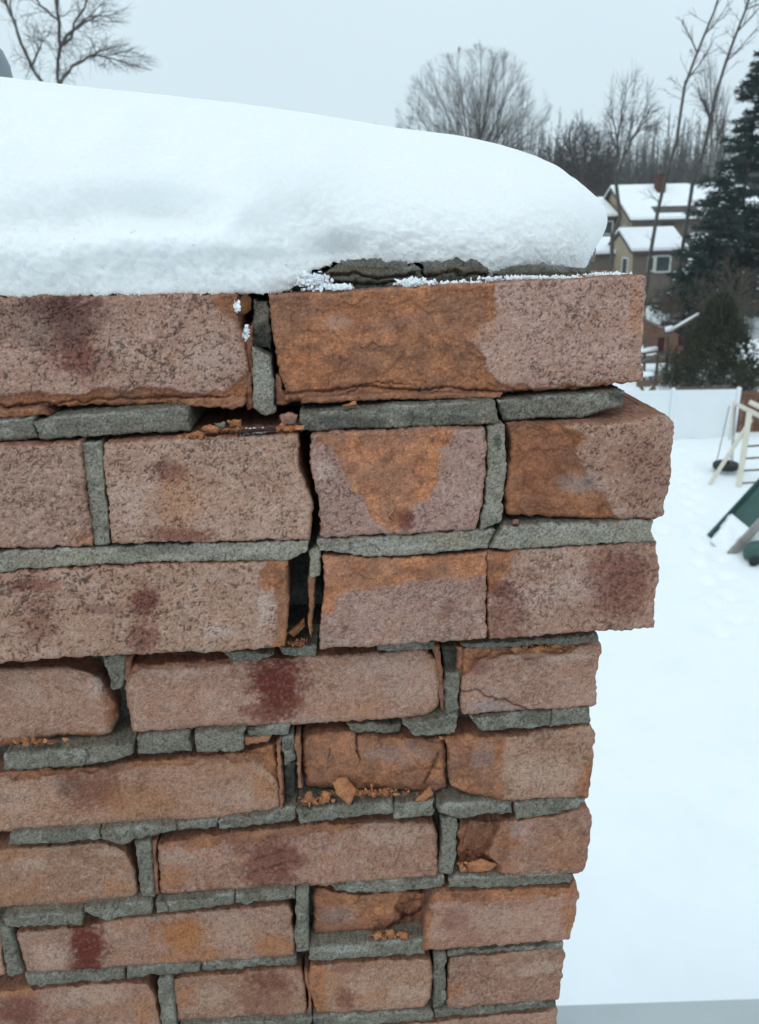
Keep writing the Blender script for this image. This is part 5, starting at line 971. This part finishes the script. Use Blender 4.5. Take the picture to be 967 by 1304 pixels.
def bseg(nm, x0, y0, x1, y1, w=.11, Y=33.2, m=M_OLDWOOD): 
    a = P(x0, y0, Y); b = P(x1, y1, Y); a[2] = max(a[2], pz-.1); b[2] = max(b[2], pz-.1); return mesh(nm, *beam(a, b, w), m, tb, smooth=False)
bseg('leg', 828, 478, 836, 503); bseg('leg', 836, 478, 830, 503, Y=33.3); bseg('leg', 843, 481, 826, 500, Y=33.5); bseg('leg', 814, 488, 822, 503)
sbt = bseg('seat', 812, 489, 828, 488, .26); bseg('crossbar', 826, 478, 843, 480, .13)
V, Fq = beam(P(816, 477, 33.2), P(830, 475.5, 33.2), .5, .14); mesh('seat_snow', V, Fq, M_RSNOW, sbt)
q = P(808, 497, 32.6); qz = float(zt(q[0], 32.6)); V, Fq = lathe([(.001, 0), (.15, 0), (.19, .34), (.20, .36), (.17, .36), (.15, .30), (.001, .28)], 20); yb_ = mesh('bucket', V + np.array([q[0], 32.6, qz+.15]), Fq, M_YELLOW); tag(yb_, 'small yellow bucket at the chimney edge behind the white fence', 'bucket'); recenter(yb_)

# ------------------------------------------------------------------ swing set
f1, f2 = G(902, 617), G(941, 620); Ys = (f1[1]+f2[1])/2
apex = P(955, 524, Ys+.1)
sw = thing('swing_set', 'cream metal swing set with a ladder standing in the snowy yard', 'swing set', ((f1[0]+f2[0])/2, Ys, 0))
def sb(nm, p, q, w, m=M_CREAM, par=None, n=10): V, Fq = tubes([(*p, *q, w, w)], n); return mesh(nm, V, Fq, m, par or sw)
sb('leg', f1 - [0, 0, .1], P(957, 534, Ys+.08), .065); sb('leg', f2 - [0, 0, .1], apex, .085)
far_end = P(935, 513, float(G(928, 560)[1])); near_end = P(990, 541, Ys-1.2)
sb('top_beam', far_end, near_end, .075); sb('top_beam', P(955, 512, Ys+.9), P(1000, 534, Ys+.0), .075)
fl = G(928, 560); sb('leg', P(929, 560, far_end[1]), far_end, .045)
lad0 = f2 + np.array([1.15, -.1, 0]); up1 = P(985, 560, Ys)
rl = sb('ladder_rail', lad0 - [0, 0, .1], lad0 + np.array([.05, 0, 2.3]), .05)
for yy in (568, 583.5, 599, 615):
    a = P(943 + (620-yy)*.12, yy+.5, Ys); b = P(975, yy-1.5, Ys); b[0] = lad0[0]; sb('rung', a, b, .03, M_OLDWOOD)
tcn = P(924.5, 593, Ys+1.2)
tr = thing('tire_swing', 'black tire hanging flat from ropes under the cream swing set', 'tire swing', tcn)
Rm, rm = .285, .115; th = np.arange(36)*2*np.pi/36; ps = np.arange(14)*2*np.pi/14; prof = np.stack([np.sign(np.cos(ps))*np.abs(np.cos(ps))**.7*rm, np.sign(np.sin(ps))*np.abs(np.sin(ps))**.7*rm*1.0], 1)
V = np.array([[(tcn[0] + (Rm+p0)*math.cos(a_), tcn[1] + (Rm+p0)*math.sin(a_), tcn[2]+p1) for p0, p1 in prof] for a_ in th]).reshape(-1, 3)
i = np.arange(36)[:, None]; j = np.arange(14)[None]; Fq = np.stack([i*14+j, ((i+1) % 36)*14+j, ((i+1) % 36)*14+(j+1) % 14, i*14+(j+1) % 14], -1).reshape(-1, 4); mesh('tire', V, Fq, M_RUBBER, tr)
hk = far_end + (near_end-far_end)*.55; hk = P(934, 517, Ys+2.2)
for a_ in (2.6, .4, 4.7): sb('rope', tcn + np.array([math.cos(a_)*Rm, math.sin(a_)*Rm, rm*.7]), hk + np.array([math.cos(a_)*.12, math.sin(a_)*.1, 0]), .014, M_PALEBARK, tr, 6)

# ------------------------------------------------------------------ green slide and what lies by it
g0 = G(903, 683); g1 = G(928, 706); up_dir = P(985, 594, g0[1]+.3) - g0
sd_ = thing('slide', 'dark green plastic slide half filled with snow, rising to the right edge', 'slide', (g0+g1)/2)
def strip(nm, p0, p1, vec, thick, m, l0=0, l1=1, n=24, bow=.12, par=None, ofs=0.0, rag=0.0):
    u = np.linspace(l0, l1, n); wv = np.linspace(0, 1, 9); U_, W_ = np.meshgrid(u, wv, indexing='ij'); base = p0 + (p1-p0)*W_[..., None] + vec*U_[..., None]
    nr = np.cross(p1-p0, vec); nr /= np.linalg.norm(nr); nr = nr*np.sign(nr[2])
    bb = -bow*(1-(2*W_-1)**2) + ofs + rag*vn(U_*17, W_*7, 5)
    a = base + nr*bb[..., None]; b = a - nr*thick; V = np.concatenate([a.reshape(-1, 3), b.reshape(-1, 3)]); k = n*9
    f = gridfaces(9, n); rim = np.concatenate([np.arange(9), np.arange(1, n)*9+8, (n-1)*9+np.arange(7, -1, -1), np.arange(n-2, 0, -1)*9]); sdf = np.stack([rim, np.roll(rim, -1), np.roll(rim, -1)+k, rim+k], 1)
    return mesh(nm, V, np.concatenate([f, f[:, ::-1]+k, sdf[:, ::-1]]), m, par or sd_)
bed = strip('chute', g0, g1, up_dir, .03, M_GREEN)
strip('chute_snow', g0 + (g1-g0)*.06, g0 + (g1-g0)*.9, up_dir, .05, M_RSNOW, -.03, .34, bow=.06, par=bed, rag=.05)
nrm_ = np.cross(g1-g0, up_dir); nrm_ /= np.linalg.norm(nrm_); nrm_ *= np.sign(nrm_[2])
for pp, m_ in ((g0, M_GREEN), (g1, M_GREYP)):
    V = np.array([pp + up_dir*u_ + nrm_*z_ + (g1-g0)/np.linalg.norm(g1-g0)*s_ for u_ in (0, 1) for s_ in (-.03, .03) for z_ in (-.16, .06)]); mesh('side_wall', V, [(0, 1, 3, 2), (4, 6, 7, 5), (0, 4, 5, 1), (2, 3, 7, 6), (0, 2, 6, 4), (1, 5, 7, 3)], m_, sd_, smooth=False)
g2 = G(975, 712); tv = thing('toy_car', 'dark green plastic toy beside the foot of the slide at right edge', 'toy', g2)
V, Fq = lathe([(.001, .42), (.2, .41), (.36, .34), (.42, .2), (.40, .05), (.3, 0)], 24); V[:, 0] *= 1.3; mesh('body', V + g2, Fq, M_GREEN, tv)
for dx in (-.42, .3):
    V, Fq = lathe([(.001, -.05), (.10, -.05), (.12, 0), (.10, .05), (.001, .05)], 16); V = V[:, [0, 2, 1]]; mesh('wheel', V + g2 + np.array([dx-.05, -.32, .1]), Fq, M_RUBBER, tv)

# ------------------------------------------------------------------ thin winter haze over the yard and the hill
m = bpy.data.materials.new('winter_haze'); m.use_nodes = True; t = m.node_tree; t.nodes.clear()
o_ = t.nodes.new('ShaderNodeOutputMaterial'); v_ = t.nodes.new('ShaderNodeVolumePrincipled'); v_.inputs['Color'].default_value = (0.93, 0.97, 1.0, 1); v_.inputs['Density'].default_value = 0.00032; v_.inputs['Anisotropy'].default_value = 0.2
t.links.new(v_.outputs[0], o_.inputs['Volume'])
V, Fq = box((-425, -155, -2.0), (425, 565, 34.0)); hz = mesh('haze', V, Fq, m, smooth=False); tag(hz, 'thin pale winter haze over the yard and hillside', kind='stuff')
